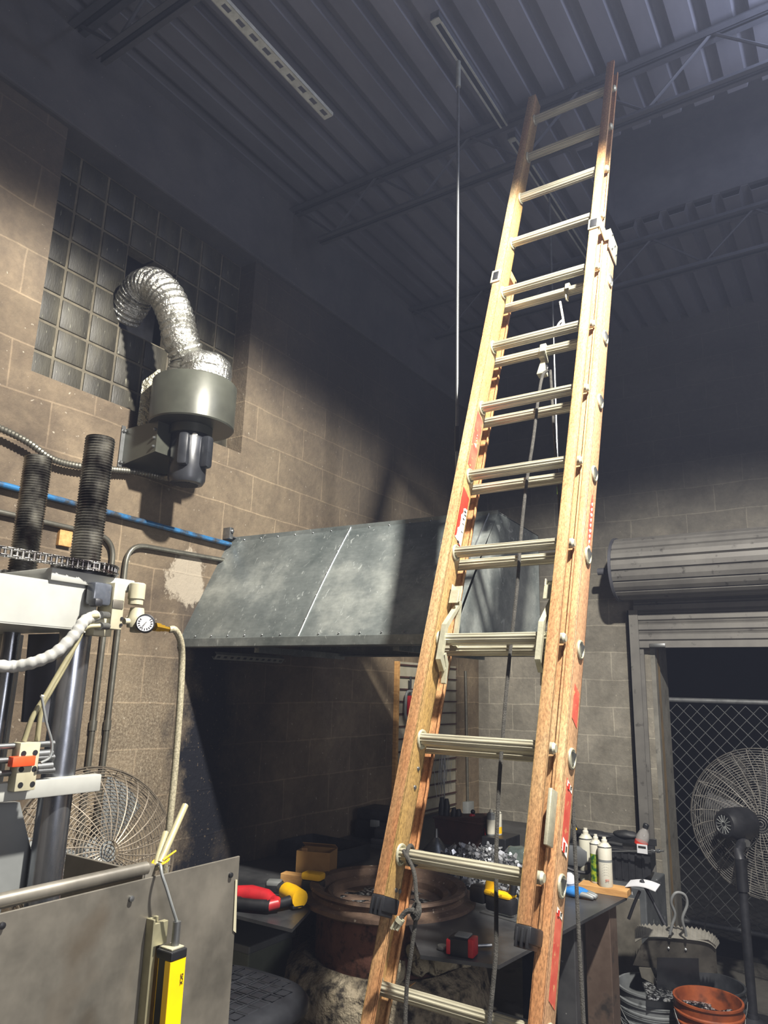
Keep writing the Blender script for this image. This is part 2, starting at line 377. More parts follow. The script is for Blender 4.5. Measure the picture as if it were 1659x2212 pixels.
M_BUCKO = pm('orange_pail', '80401f', '612b12', 0.5, 0, 14, c3='33190e', s3=10, t3=(.55, .7))
M_BUCKB = pm('black_pail', '1d1f22', '2a2c30', 0.5, 0, 14)
M_CONC = pm('concrete', '77756e', '5c5a54', 0.9, 0, 5, c3='3a3833', s3=12, t3=(0.6, 0.75), bmp=0.5, bscale=60)
M_FLOOR = pm('sooty_floor', '33322f', '4a4844', 0.8, 0, 3, c3='1c1c1b', s3=8, t3=(0.55, 0.7), bmp=0.3)
M_BEAM = pm('sooted_beam', '3a3a3f', '48474a', 0.9, 0, 4, c3='7a7772', s3=70, t3=(0.72, 0.75), bmp=0.4, bscale=70)
M_GLASS = pm('sooty_glass_block', '24221b', '3f3c31', 0.55, 0, 4, (0.4, 0.7), c3='8d8b7a', s3=26, t3=(0.66, 0.78), stretch=(1, 2.6, 0.55), bmp=0.3, bscale=60)
M_MORT = pm('glass_block_mortar', '5f594b', '49443a', 0.9, 0, 12)
M_DOORM = pm('sooted_door_slats', '5c5a57', '6a6864', 0.6, 0.3, 5, c3='34322f', s3=14, t3=(0.62, 0.75))
M_FENCE = pm('galvanised_wire', '6a6c6e', '555759', 0.5, 0.4, 20)
M_PAPER = pm('white_paper', 'b4b5b9', 'a8a9ad', 0.8)
M_WTIN = pm('white_can', 'bcb9ac', 'aaa79a', 0.35)
M_GREEN = pm('green_label', '1f4f22', '8a9a22', 0.4, 0, 45, (0.45, 0.62))
M_GLOVE = pm('blue_knit', '1f6fb5', '175a96', 0.9, 0, 30)
M_GREY = pm('grey_tool_case', '53565a', '46494c', 0.5, 0, 10)
M_REDLBL = pm('faded_red_label', 'a63e33', 'b55a45', 0.6, 0, 18, c3='b98b5c', s3=40, t3=(0.60, 0.68))
M_REDLB2 = pm('red_warning_label', 'b8271b', 'a33224', 0.5, 0, 30)
M_TXT = pm('label_ink_white', 'ddd8cc')
M_INK = pm('label_ink_dark', '22201e')
M_NAVY = pm('label_ink_navy', '20285c')
M_LED = pm('red_led', 'ff2a12', emit=6)
M_EXT = pm('night_ground', '121214', '1c1c1e', 0.9, 0, 3)

# ------------------------------------------------------------------ room
XL, YB, ZD = -2.75, 5.65, 4.62
WY0, WY1, WZ0, WZ1 = 1.50, 2.72, 2.93, 4.105
b = B()                                       # left wall with the glass block opening
for lo, hi in (((XL - .3, -2.5, 0), (XL, WY0, 4.105)), ((XL - .3, WY1, 0), (XL, YB + .3, 4.105)), ((XL - .3, WY0, 0), (XL, WY1, WZ0))): b.box(lo, hi)
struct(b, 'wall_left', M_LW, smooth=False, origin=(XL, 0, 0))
b = B().box((XL - .3, -2.5, 4.105), (XL + .035, YB + .3, 4.80), bev=0.012)
struct(b, 'trim_1', M_BEAM, smooth=False)
b = B()
for lo, hi in (((XL - .3, YB, 0), (-1.35, YB + .25, 4.9)), ((-1.35, YB, 2.62), (4.2, YB + .25, 4.9)), ((2.0, YB, 0), (4.2, YB + .25, 2.62))): b.box(lo, hi)
struct(b, 'wall_back', M_BW, smooth=False, origin=(0, YB, 0))
struct(B().box((4.0, -2.5, 0), (4.2, YB, 4.9)), 'wall_right', M_PLAIN, smooth=False)
struct(B().box((XL - .3, -2.7, 0), (4.2, -2.5, 4.9)), 'wall_front', M_PLAIN, smooth=False)
struct(B().box((XL - .3, -2.7, -.1), (4.2, YB + .25, 0)), 'floor', M_FLOOR, smooth=False)
struct(B().box((-4, YB + .25, -.12), (6, 12, -.02)), 'ground_outside', M_EXT, smooth=False)
struct(B().box((-4, 11.8, -.02), (6, 12, 5.5)), 'wall_outside', M_EXT, smooth=False)
# fluted roof deck, ribs run along Y, with the roof opening on the right
HX0, HY0, HY1 = -1.06, 3.42, 4.26
def deck(b, x0, x1, y0, y1):
    prof = []; x = x0
    while x < x1 - 1e-4:
        for dx, z in ((0, ZD), (.088, ZD), (.102, ZD + .048), (.140, ZD + .048)): prof.append((x + dx, z))
        x += .154
    prof.append((x, ZD))
    top = [(p[0], p[1] + .004) for p in prof]
    for (xa, za), (xb, zb) in zip(prof, prof[1:]):
        b.prism([(xa, y0, za), (xb, y0, zb), (xb, y0, zb + .004), (xa, y0, za + .004)], (0, y1 - y0, 0))
b = B(); n0 = -2.75; 
deck(b, n0, 4.0, -2.5, HY0); deck(b, n0, HX0, HY0, HY1); deck(b, n0, 4.0, HY1, YB)
struct(b, 'ceiling', M_DECK, smooth=False)
b = B(); hx0 = n0 + .154 * math.ceil((HX0 - n0) / .154 - 1e-6)
b.box((hx0 - .02, HY0 - .03, ZD + .055), (3.0, HY0, 5.25)); b.box((hx0 - .02, HY1, ZD + .055), (3.0, HY1 + .03, 5.25))
b.box((hx0 - .05, HY0 - .03, ZD + .055), (hx0 - .02, HY1 + .03, 5.25)); b.box((3.0, HY0 - .03, ZD + .055), (3.03, HY1 + .03, 5.25)); b.box((hx0 - .05, HY0 - .03, 5.25), (3.03, HY1 + .03, 5.28))
struct(b, 'trim_2', M_SOOTST, smooth=False)
struct(B().box((XL - .4, -2.8, 5.32), (4.3, YB + .3, 5.4)), 'roof_cover', M_BLACKST, smooth=False)
# bar joists
def joist(y, label):
    t = thing('bar_joist', (0, y, ZD - .36), label, 'joist', 'bar joists under the roof deck')
    b = B()
    for s in (-1, 1): b.box((XL + .03, y + s * .008, ZD - .045), (4.0, y + s * .045, ZD - .038)); b.box((XL + .03, y + s * .008, ZD - .045), (4.0, y + s * .013, ZD - .004))
    part(b, 'top_chord', M_JOIST, t, smooth=False)
    b = B()
    for s in (-1, 1): b.box((XL + .25, y + s * .008, ZD - .325), (4.0, y + s * .036, ZD - .319)); b.box((XL + .25, y + s * .008, ZD - .325), (4.0, y + s * .013, ZD - .290))
    part(b, 'bottom_chord', M_JOIST, t, smooth=False)
    pts = []; x = XL + .06; k = 0
    while x < 4.0:
        pts.append((x, y, ZD - .03 if k % 2 == 0 else ZD - .30)); x += .30; k += 1
    part(B().sweep(pts, .009, 6), 'web_rod', M_JOIST, t)
joist(1.45, 'sooted steel bar joist crossing the top left corner of the photo')
joist(2.98, 'sooted steel bar joist that the top of the ladder rests against')
joist(4.40, 'sooted steel bar joist on the far side of the dark roof opening')

# ------------------------------------------------------------------ glass block window
wn = thing('window_1', (XL, 2.11, WZ0), 'glass block window with a broken hole', 'window'); del wn['label']; del wn['category']; wn['kind'] = 'structure'
hole = {(3, 3), (3, 4), (4, 4), (3, 5), (4, 5), (4, 3)}
bw_, bh_ = (WY1 - WY0) / 8, (WZ1 - WZ0) / 8
b, g = B(), B()
for i in range(8):
    for j in range(8):
        y0, z0 = WY0 + i * bw_, WZ0 + j * bh_
        if (i, j) in hole: continue
        g.box((XL - .20, y0 + .006, z0 + .006), (XL - .112, y0 + bw_ - .006, z0 + bh_ - .006), bev=.006)
        b.box((XL - .19, y0, z0), (XL - .118, y0 + .0065, z0 + bh_)); b.box((XL - .19, y0 + bw_ - .0065, z0), (XL - .118, y0 + bw_, z0 + bh_))
        b.box((XL - .1899, y0, z0), (XL - .1181, y0 + bw_, z0 + .0065)); b.box((XL - .1899, y0, z0 + bh_ - .0065), (XL - .1181, y0 + bw_, z0 + bh_))
part(g, 'glass_blocks', M_GLASS, wn); part(b, 'mortar_grid', M_MORT, wn, smooth=False)
struct(B().box((XL - .5, 1.2, 2.7), (XL - .3, 3.0, 4.5)), 'trim_3', M_BLACKST, smooth=False)

# ------------------------------------------------------------------ extension ladder
LA = math.radians(19.5); SP = 0.3048 * .985
LO = Vector((-.9155 * .985, 2.893 * .985, 2.739 * .985 + H))
lad = thing('extension_ladder', (0, 0, 0), 'tall worn orange fibreglass extension ladder leaning up to the roof', 'ladder')
RM = Matrix(((1, 0, 0), (0, math.cos(LA), math.sin(LA)), (0, -math.sin(LA), math.cos(LA))))
LMX = Matrix.Translation(LO) @ RM.to_4x4()
base_len = -(LO.z) / math.cos(LA)            # local z of the floor
foot = LMX @ Vector((0, 0, base_len)); 
# the empty sits at the ladder's foot; parts use the tilted frame
lad.location = foot; lad.rotation_euler = (-LA, 0, 0)
LF = Matrix.Translation(foot) @ RM.to_4x4(); WM[lad.name_full] = LF.copy()
def L(x, y, z): return LMX @ Vector((x, y, z))
HX = .1755                                    # half clear width, rungs reach to +-HX
def lpart(b, name, mat, parent=lad, **k):     # shapes given in ladder coordinates
    b.bm.transform(LMX); return part(b, name, mat, parent, **k)
def channel(x, s_open, yc, dep, fl, z0, z1, th=.004, lip=0):
    b = B(); b.box((x - th / 2, yc - dep / 2, z0), (x + th / 2, yc + dep / 2, z1))
    return b
def rail(name, x, s_open, yc, dep, fl, z0, z1, wm=None):
    lo, hi = (x, x + s_open * .004); b = B(); b.box((min(lo, hi), yc - dep / 2, z0), (max(lo, hi), yc + dep / 2, z1), bev=.0012)
    w_ = lpart(b, name, wm or M_FIBW)
    b = B()
    for e in (-1, 1):
        ya = yc + e * dep / 2; xe = x + s_open * fl
        b.box((min(x, xe), min(ya, ya - e * .005), z0 + .0005), (max(x, xe), max(ya, ya - e * .005), z1 - .0005), bev=.0015)
        b.box((min(xe, xe - s_open * .005), min(ya, ya - e * .012), z0 + .0005), (max(xe, xe - s_open * .005), max(ya, ya - e * .012), z1 - .0005), bev=.0012)
    lpart(b, 'rail_flanges', M_FIB, w_); return w_
zt, zb = .17, -11 * SP - .105
fl_l = rail('fly_rail', -HX, -1, 0, .072, .036, zb, zt)
fl_r = rail('fly_rail', HX, 1, 0, .072, .034, zb, zt)
BX = HX + .052; BYc = .083; btop = -4 * SP + .20
ba_l = rail('base_rail', -BX, 1, BYc, .080, .034, base_len + .03, btop)
ba_r = rail('base_rail', BX, -1, BYc, .080, .034, base_len + .03, btop, fiberglass('tan_fiberglass_web', 'b58a68', 'b8946f', 'a98a5c'))
def rung_mesh(x0, x1, y, z, r=.0175):
    b = B(); n = 48; rings = []
    for x in (x0, x1):
        ring = []
        for j in range(n):
            t = 2 * PI * j / n; rr = r + (.0012 if j % 4 < 2 else -.0010)
            cy, cz = math.cos(t) * rr * 1.05, math.sin(t) * rr
            if math.sin(t) > .55: cz = .55 * r + (cz - .55 * r) * .55
            ring.append(b.bm.verts.new((x, y + cy, z + cz)))
        rings.append(ring)
    for j in range(n): b.face([rings[0][j], rings[0][(j + 1) % n], rings[1][(j + 1) % n], rings[1][j]])
    b.face(rings[0][::-1]); b.face(rings[1]); return b
def plate(x, s, y, z, r=.026, w=.021):         # swaged rung plate, a D-shaped ring with a recess
    b = B(); pts = []
    for j in range(24):
        t = 2 * PI * j / 24; pts.append((x + s * .003, y + math.cos(t) * w, z + math.sin(t) * r * (1 if math.sin(t) < 0 else .82)))
    b.sweep(pts, .0042, 8, closed=True)
    b.prism([(x + s * .0003, p[1], p[2]) for p in pts], (s * .0035, 0, 0))
    return b
def tri(x, s, y, z):                          # pinched triangular rung end inside the plate
    b = B(); b.prism([(x + s * .004, y - .012, z + .013), (x + s * .004, y + .013, z + .013), (x + s * .004, y, z - .016)], (s * .006, 0, 0)); return b
for k in range(12):
    z = -k * SP; r = lpart(rung_mesh(-HX, HX, 0, z), 'fly_rung', M_RUNG, smooth=True)
    lpart(plate(-HX, 1, 0, z), 'rung_plate', M_ALU, r)
    lpart(plate(HX + .004, 1, 0, z, .022, .018), 'rung_plate', M_ALU, r); lpart(tri(HX + .004, 1, 0, z), 'rung_end', M_STEEL, r)
    lpart(B().lathe([(.014, 0), (.015, .030), (.010, .036), (0, .036)], (HX + .004, .006, z), (1, 0, 0), 20), 'rung_socket', M_ALU, r)
k = 4
while -k * SP > base_len + .1:
    z = -k * SP; r = lpart(rung_mesh(-BX, BX, BYc, z), 'base_rung', M_RUNG, smooth=True)
    lpart(plate(-BX + .004, 1, BYc, z), 'rung_plate', M_ALU, r)
    lpart(plate(BX, 1, BYc, z), 'rung_plate', M_ALU, r); lpart(tri(BX, 1, BYc, z), 'rung_end', M_STEEL, r)
    k += 1
# guide brackets, end caps
def guide(x, z, s):
    b = B(); b.box((x - .004, -.041, z - .035), (x + s * .0 + .038, -.037, z + .035), bev=.001)
    b.box((x - .004, -.041, z - .035), (x, .02, z + .035), bev=.001); b.box((x + .034, -.041, z - .035), (x + .038, -.012, z + .035), bev=.001)
    g = lpart(b, 'guide_bracket', M_ALU)
    lpart(B().box((x + .006, -.0435, z - .022), (x + .028, -.040, z + .022), bev=.001), 'rubber_pad', M_RUBBER, g)
guide(-HX - .040, -4 * SP - .02 + .085, 1)
b = B(); zz = -3 * SP - .10                   # stepped bracket that ties the base rail top round the fly rail
b.box((HX - .004, -.042, zz - .03), (HX + .042, -.038, zz + .03), bev=.001); b.box((HX + .038, -.042, zz - .03), (HX + .042, .030, zz + .03), bev=.001)
b.box((HX + .038, .028, zz - .03), (BX + .008, .032, zz + .03), bev=.001); b.box((BX + .004, .030, zz - .075), (BX + .008, .125, zz + .035), bev=.001)
g = lpart(b, 'guide_bracket', M_ALU)
lpart(B().box((HX + .004, -.0445, zz - .022), (HX + .030, -.041, zz + .022), bev=.001), 'rubber_pad', M_RUBBER, g)
b = B()
for q in ((.05, .02), (.09, .0), (.11, -.03), (.06, -.05)): b.lathe([(.005, 0), (.005, .003), (.002, .005)], (BX + .008, q[0], zz + q[1]), (1, 0, 0), 10)
lpart(b, 'bracket_rivet', M_STEEL, g)
lpart(B().box((BX - .034, BYc - .043, btop - .03), (BX + .004, BYc + .043, btop + .012), bev=.004), 'rail_end_cap', M_FIB)
lpart(B().box((-BX - .004, BYc - .043, btop - .03), (-BX + .034, BYc + .043, btop + .012), bev=.004), 'rail_end_cap', M_FIB)
for x, s in ((-HX - .038, 1), (HX - .002, 1)):
    b = B().box((x, -.039, zb - .035), (x + .040, .039, zb - .0), bev=.004)
    for i in range(3): b.box((x + .004 + i * .013, -.042, zb - .045), (x + .010 + i * .013, .02, zb - .006), bev=.001)
    lpart(b, 'end_boot', M_BLACK)
for x in (-BX, BX - .034):
    b = B().box((x, BYc - .05, base_len + .0), (x + .034, BYc + .05, base_len + .06), bev=.004); lpart(b, 'ladder_foot', M_RUBBER)
# rivets on the fly rail
b = B()
for z in (-10 * SP - .02 - .06, -10 * SP - .13, zb + .02): b.lathe([(.006, 0), (.005, .003), (.001, .0045)], (-HX, .012, z), (1, 0, 0), 12)
b.lathe([(.006, 0), (.005, .003), (.001, .0045)], (-HX, .030, zb + .02), (1, 0, 0), 12)
lpart(b, 'rivet', M_STEEL, fl_l)
# rung locks on rung 9
def lock(x, m):
    z9 = -9 * SP
    t = lpart(B().prism([(x + m * .004, -.028, z9 - .075), (x + m * .004, .005, z9 - .10), (x + m * .004, .012, z9 - .085), (x + m * .004, -.012, z9 - .06), (x + m * .004, -.015, z9 + .03), (x + m * .004, .042, z9 + .135), (x + m * .004, .034, z9 + .142), (x + m * .004, -.030, z9 + .035)], (m * .016, 0, 0)), 'rung_lock', M_ALU, smooth=False)
    b = B().box((x - .004, .015, z9 + .130), (x + .026, .020, z9 + .185), bev=.001); b.box((x - .004, .0, z9 + .120), (x + .026, .004, z9 + .165), bev=.001); b.box((x - .004, .0, z9 + .160), (x, .020, z9 + .185), bev=.001)
    lpart(b, 'lock_latch', M_ALU, t, smooth=False)
    b = B().prism([(x + .006, .034, z9 + .14), (x + .006, .046, z9 + .137), (x + .006, .062, z9 + .0), (x + .006, .050, z9 + .0)], (.012, 0, 0))
    lpart(b, 'lock_link', M_ALU, t, smooth=False)
    b = B().prism([(x + .008, -.004, z9 - .045), (x + .008, .020, z9 - .070), (x + .008, .028, z9 - .13), (x + .008, .018, z9 - .13), (x + .008, .010, z9 - .085), (x + .008, -.012, z9 - .055)], (.014, 0, 0))
    lpart(b, 'lock_tongue', M_ALU, t, smooth=False)
    return t
lock(-HX + .012, 1); lock(HX - .034, 1)
# labels
def lab(x, y0, y1, z0, z1, mat, name='warning_label', parent=lad, cut=0):
    b = B().prism([(x, y0, z0 + cut), (x, y1, z0), (x, y1, z1 - cut), (x, y0, z1)], (.0007, 0, 0)); return lpart(b, name, mat, parent, smooth=False)
ML = RM @ frame3((0, 0, 1), (0, -1, 0), (1, 0, 0))      # text running up the rail, seen from +X
MLd = RM @ frame3((0, 0, 1), (0, -1, 0), (1, 0, 0))
def ltext(s, size, x, y, z, mat, parent, up=True):
    text_part(s, size, L(x, y, z), ML, mat, parent)
a = lab(-HX + .0003, -.026, .024, -6.95 * SP, -6.10 * SP, M_REDLBL, cut=.02, parent=fl_l); a['label'] = 'faded pink and white label'
ltext('\u25b2 - - -', .02, -HX + .0012, 0, -6.5 * SP, M_TXT, a)
a = lab(-HX + .0003, -.026, .024, -8.0 * SP + .03, -7.2 * SP, M_REDLB2, cut=.02, parent=fl_l); a['label'] = 'torn red warning label'
random.seed(21); zz0, zz1 = -7.95 * SP + .02, -7.42 * SP; n_ = 14; L1 = []; L2 = []
for i in range(n_ + 1):
    f_i = i / n_; L1.append((-HX + .0013, .024, zz0 + (zz1 - zz0) * f_i)); L2.append((-HX + .0013, -.020 + .026 * f_i + random.uniform(-.007, .007), zz0 + .012 * (1 - f_i) + (zz1 - zz0) * f_i))
wp = lpart(B().prism(L1 + L2[::-1], (.0004, 0, 0)), 'torn_label_paper', M_TXT, a, smooth=False)
for zq, yq, lq in ((-7.46, .012, .02), (-7.50, .016, .016), (-7.56, .010, .014), (-7.62, .012, .010), (-7.72, .014, .010), (-7.86, .002, .018), (-7.90, .006, .012)):
    lpart(B().box((-HX + .0016, yq - .006, zq * SP - lq / 4), (-HX + .0020, yq + .007, zq * SP + lq / 8)), 'label_print', M_INK, wp, smooth=False)
BO = BX + .0004
zc_, hl_ = -7.66 * SP, .40 * SP
ov = [(BO, BYc + .004 + .016 * math.sin(t) , zc_ + hl_ * math.cos(t) * 1.0) for t in [2 * PI * i / 40 for i in range(40)]]
a = lpart(B().prism(ov, (.0006, 0, 0)), 'oval_decal', M_REDLBL, ba_r, smooth=False); a['label'] = 'long red oval decal with worn white lettering'
random.seed(4)
for i in range(9):
    zq = zc_ - hl_ * .62 + i * hl_ * .16; hh = .010 if i in (0, 3, 6) else .0065
    lpart(B().prism([(BO + .0008, BYc + .004 - hh, zq), (BO + .0008, BYc + .004 - hh * .2, zq + .008), (BO + .0008, BYc + .004 + hh, zq + .012), (BO + .0008, BYc + .004 + hh, zq + .004), (BO + .0008, BYc + .004, zq - .004)], (.0004, 0, 0)), 'worn_letter', M_TXT, a, smooth=False)
lpart(B().prism([(BO + .0008, BYc - .004, zc_ - hl_ * .66), (BO + .0008, BYc + .012, zc_ - hl_ * .66), (BO + .0008, BYc + .004, zc_ - hl_ * .84)], (.0004, 0, 0)), 'decal_tip', M_NAVY, a, smooth=False)
for (z0, z1, lb) in ((-9.72, -9.35, 'small faded red label'), (-10.78, -10.18, 'long faded red label'), (-11.84, -11.20, 'long scratched pink label')):
    a = lab(BO, BYc - .018, BYc + .024, z0 * SP, z1 * SP, M_REDLBL, parent=ba_r, cut=.016); a['label'] = lb
for z, s_ in ((-10.24, .026), (-10.72, .042), (-11.20, .024)):
    a = lab(BO + .0010, BYc - .014, BYc + .022, z * SP - s_ / 2, z * SP + s_ / 2, M_TXT, 'sticker', ba_r, cut=.012); a['label'] = 'small white and red sticker'
    lab(BO + .0018, BYc - .010, BYc + .002, z * SP - s_ * .3, z * SP + s_ * .25, M_REDLB2, 'sticker_symbol', a)
    lab(BO + .0018, BYc + .008, BYc + .016, z * SP - s_ * .2, z * SP + s_ * .1, M_INK, 'sticker_print', a)
# slip plate in the gap near the foot of the fly
lpart(B().box((HX + .036, -.012, -11 * SP + .07), (HX + .046, .03, -11 * SP + .20), bev=.002), 'slide_plate', M_ALU)
# pulley under base rung 5
zp = -5 * SP
b = B().box((-.012, BYc - .022, zp - .045), (.012, BYc + .022, zp + .020), bev=.002)
pul = lpart(b, 'pulley_strap', M_ALU)
b = B(); b.prism([(-.004, BYc - .010, zp - .05), (.010, BYc - .010, zp - .05), (.020, BYc - .010, zp - .115), (-.014, BYc - .010, zp - .115)], (0, .004, 0)); b.prism([(-.004, BYc + .012, zp - .05), (.010, BYc + .012, zp - .05), (.020, BYc + .012, zp - .115), (-.014, BYc + .012, zp - .115)], (0, .004, 0)); b.box((-.014, BYc - .010, zp - .118), (.020, BYc + .016, zp - .112))
lpart(b, 'pulley_block', M_ALU, pul)
lpart(B().lathe([(.018, 0), (.014, .004), (.018, .008)], (.003, BYc - .002, zp - .080), (0, 1, 0), 20), 'pulley_wheel', M_BLACK, pul)
b = B().box((.060, BYc - .024, -4 * SP - .035), (.078, BYc - .020, -4 * SP + .022), bev=.002); b.box((.060, BYc - .022, -4 * SP + .018), (.078, BYc + .02, -4 * SP + .022), bev=.001)
b.sweep(arc((.069, BYc - .010, -4 * SP - .045), .014, 0, 2 * PI, 14, (0, 1, 0), (0, 0, 1)), .003, 6)
lpart(b, 'cord_clip', M_ALU)
# ropes
def lr(px, py, n):                            # point on the plane n metres behind the fly rungs
    d = ray(px, py); N_ = RM @ Vector((0, 1, 0)); p0 = L(0, n, 0) - Vector((0, 0, H)); k = N_.dot(p0) / N_.dot(d)
    return Vector((d.x * k, d.y * k, d.z * k + H))
rp = [lr(1183, 800, .06), lr(1172, 812, .055), lr(1163, 860, .050), lr(1152, 950, .048), lr(1138, 1040, .048), lr(1126, 1150, .048), lr(1117, 1270, .048), lr(1104, 1390, .048), lr(1094, 1490, .048), lr(1086, 1590, .048), lr(1079, 1680, .048), lr(1074, 1780, .048), lr(1072, 1860, .048), lr(1072, 1980, .05), lr(1071, 2060, .05), lr(1062, 2160, .05), lr(1054, 2240, .05), lr(1046, 2330, .05)]
o = B().sweep(smooth_path(rp, 6), .0055, 8).build('halyard_rope', M_ROPE); tag(o, 'grey rope hanging from the ladder pulley down between the rungs', 'rope')
rp = [lr(1189, 800, .10), lr(1192, 850, .12), lr(1197, 930, .14), lr(1204, 1020, .16), lr(1209, 1100, .18), lr(1213, 1220, .19), lr(1222, 1450, .19), lr(1232, 1650, .19), lr(1240, 1790, .19), lr(1247, 1950, .19), lr(1254, 2090, .19), lr(1263, 2250, .19)]
o = B().sweep(smooth_path(rp, 5), .0052, 8).build('halyard_rope', M_ROPE); tag(o, 'grey rope falling behind the right ladder rail to below the bench', 'rope')
# knot on the lowest fly rung
r11 = L(-HX + .020, 0, -11 * SP)
b = B(); b.sweep([L(-HX + .022 + .0015 * i, .024 * math.cos(t), -11 * SP + .023 * math.sin(t)) for i, t in enumerate([x * PI / 8 for x in range(17)])], .0052, 8)
b.sweep(smooth_path([L(-HX + .024, .02, -11 * SP + .012), L(-HX + .045, .022, -11 * SP + .014), L(-HX + .065, .012, -11 * SP + .012)], 5), .0052, 8)
b.sweep(smooth_path([L(-HX + .022, -.024, -11 * SP + .006), lr(893, 1880, -.03), lr(899, 1930, -.03), lr(901, 1968, -.032), lr(897, 1995, -.03), lr(888, 2060, -.02), lr(879, 2130, .0), lr(875, 2220, .01), lr(874, 2320, .01)], 6), .0052, 8)
b.sweep(smooth_path([lr(905, 1952, -.04), lr(899, 1975, -.045), lr(893, 1962, -.03), lr(903, 1950, -.035), lr(906, 1970, -.04), lr(898, 1986, -.04), lr(890, 1975, -.035)], 5), .0056, 8)
b.sweep(smooth_path([lr(896, 1968, -.04), lr(880, 1968, -.045), lr(868, 1980, -.045), lr(862, 1992, -.045)], 5), .0062, 8)
rk = b.build('tied_rope', M_ROPE); tag(rk, 'grey rope knotted round the lowest rung of the upper ladder section', 'rope')
b = B(); p, q = lr(866, 1985, -.045), lr(851, 2008, -.045)
for s in (-1, 0, 1): b.cyl(p + Vector((s * .008, 0, 0)), q + Vector((s * .008, 0, 0)), .0038, n=8)
b.cyl(p, p + (q - p) * .35, .011, n=10); part(b, 'thimble', M_ALU, rk)
b = B().sweep(smooth_path([lr(1210, 652, .075), lr(1214, 675, .072), lr(1217, 692, .07)], 5), .0042, 6)
b.sweep(smooth_path([lr(1217, 690, .07), lr(1208, 698, .065), lr(1203, 709, .065), lr(1212, 703, .065), lr(1218, 695, .07)], 5), .0040, 6); b.sweep([lr(1217, 692, .07), lr(1213, 712, .075)], .003, 6); b.sweep([lr(1217, 692, .07), lr(1222, 712, .075)], .003, 6)
tag(b.build('white_cord', M_WROPE), 'short white cord knotted on a clip of the upper ladder rung', 'cord')

# ------------------------------------------------------------------ blower and duct on the left wall
BX0, BY0 = -2.47, 2.12
blo = thing('centrifugal_blower', (BX0, BY0, H + .86), 'grey drum shaped centrifugal blower bolted to the block wall', 'blower')
bd = part(B().lathe([(.0, 1.130 + H), (.06, 1.130 + H), (.185, 1.128 + H), (.190, 1.134 + H), (.190, 1.332 + H), (.186, 1.338 + H), (.09, 1.340 + H), (0, 1.340 + H)], (BX0, BY0, 0), n=56), 'fan_housing', M_DRUM, blo)
part(B().lathe([(.095, 0), (.095, .04), (.088, .045)], (BX0, BY0, H + 1.088), n=32), 'motor_collar', M_DRUM, blo)
mo = part(B().lathe([(0, 0), (.055, .0), (.072, .004), (.082, .022), (.083, .10), (.083, .225), (.080, .235), (0, .235)], (BX0, BY0, H + .862), n=40), 'motor', M_MOTOR, blo)
b = B()
for i in range(-6, 7):
    wdt = math.sqrt(max(0, .052 ** 2 - (i * .0075) ** 2)); b.box((BX0 + i * .0075 - .0012, BY0 - wdt, H + .8595), (BX0 + i * .0075 + .0012, BY0 + wdt, H + .8625))
part(b, 'vent_grille', M_BLACK, mo, smooth=False)
dv = Vector((2.47, -2.12, 0)).normalized(); sv = Vector((-dv.y, dv.x, 0))
for ang_, z0 in ((math.radians(-15), .925), (math.radians(52), .93)):
    d = Matrix.Rotation(ang_, 3, 'Z') @ dv; sd = Vector((-d.y, d.x, 0)); c = Vector((BX0, BY0, H + z0)) + d * .088
    b = B().box((-.03, -.024, 0), (.03, .024, .15), Matrix.Translation(c) @ frame3(d, sd, (0, 0, 1)).to_4x4(), bev=.016)
    cp = part(b, 'capacitor_cover', M_MOTOR, mo)
lg = B().prism([tuple(Vector((BX0, BY0, H + 1.075)) + Matrix.Rotation(math.radians(12), 3, 'Z') @ dv * .0835 + sv * (.012 * math.cos(t)) + Vector((0, 0, .007 * math.sin(t)))) for t in [i * PI / 8 for i in range(16)]], dv * .001)
part(lg, 'maker_badge', M_TXT, mo)
b = B().box((XL + .0, 1.955, H + .945), (XL + .004, 2.005 - .022, H + 1.13)); b.box((XL, 1.955, H + .945), (XL + .006, 1.975, H + 1.14))
for z in (.965, 1.115): b.lathe([(.009, 0), (.009, .006), (.005, .012), (.001, .012)], (XL + .006, 1.966, H + z), (1, 0, 0), 10)
part(b, 'wall_plate', M_STEEL, blo, smooth=False)
b = B().prism([(XL, 1.975, H + .955), (XL + .23, 1.975, H + .985), (XL + .23, 1.975, H + 1.128), (XL, 1.975, H + 1.128)], (0, .29, 0))
part(b, 'mounting_bracket', M_DRUM, blo, smooth=False)
b = B()
for z in (1.01, 1.05, 1.09): b.lathe([(.007, 0), (.007, .006), (.003, .010)], (XL + .215, 1.975, H + z), (0, -1, 0), 8)
part(b, 'bracket_bolt', M_STEEL, blo)
# outlet flap, dull tape on the housing side
part(B().prism([(BX0 - .17, BY0 - .09, H + 1.12), (BX0 - .19, BY0 - .15, H + 1.13), (BX0 - .2, BY0 - .14, H + 1.35), (BX0 - .12, BY0 - .12, H + 1.40), (BX0 - .13, BY0 - .08, H + 1.12)], (.004, .006, 0)), 'foil_tape', M_FOIL2, blo)
def crumple(r, z, t): return r * (1 + .035 * noise.noise(Vector((math.cos(t) * 3, math.sin(t) * 3, z * 30))) * 2)
part(B().lathe([(.128, 0), (.124, .03), (.122, .06), (.126, .065), (.120, .10), (.108, .125), (.085, .14), (.0, .14)], (BX0 + .03, BY0 + .02, H + 1.338), n=40, fn=crumple), 'foil_collar', M_FOIL, blo)
dp = smooth_path([(BX0 - .045, BY0 - .015, H + 1.40), (BX0 - .03, BY0 - .03, H + 1.46), (-2.51, 2.04, H + 1.55), (-2.53, 2.015, H + 1.66), (-2.58, 1.985, H + 1.77), (-2.66, 1.965, H + 1.835), (-2.75, 1.97, H + 1.84), (-2.82, 1.985, H + 1.80), (-2.90, 2.0, H + 1.75)], 12)
rads = []
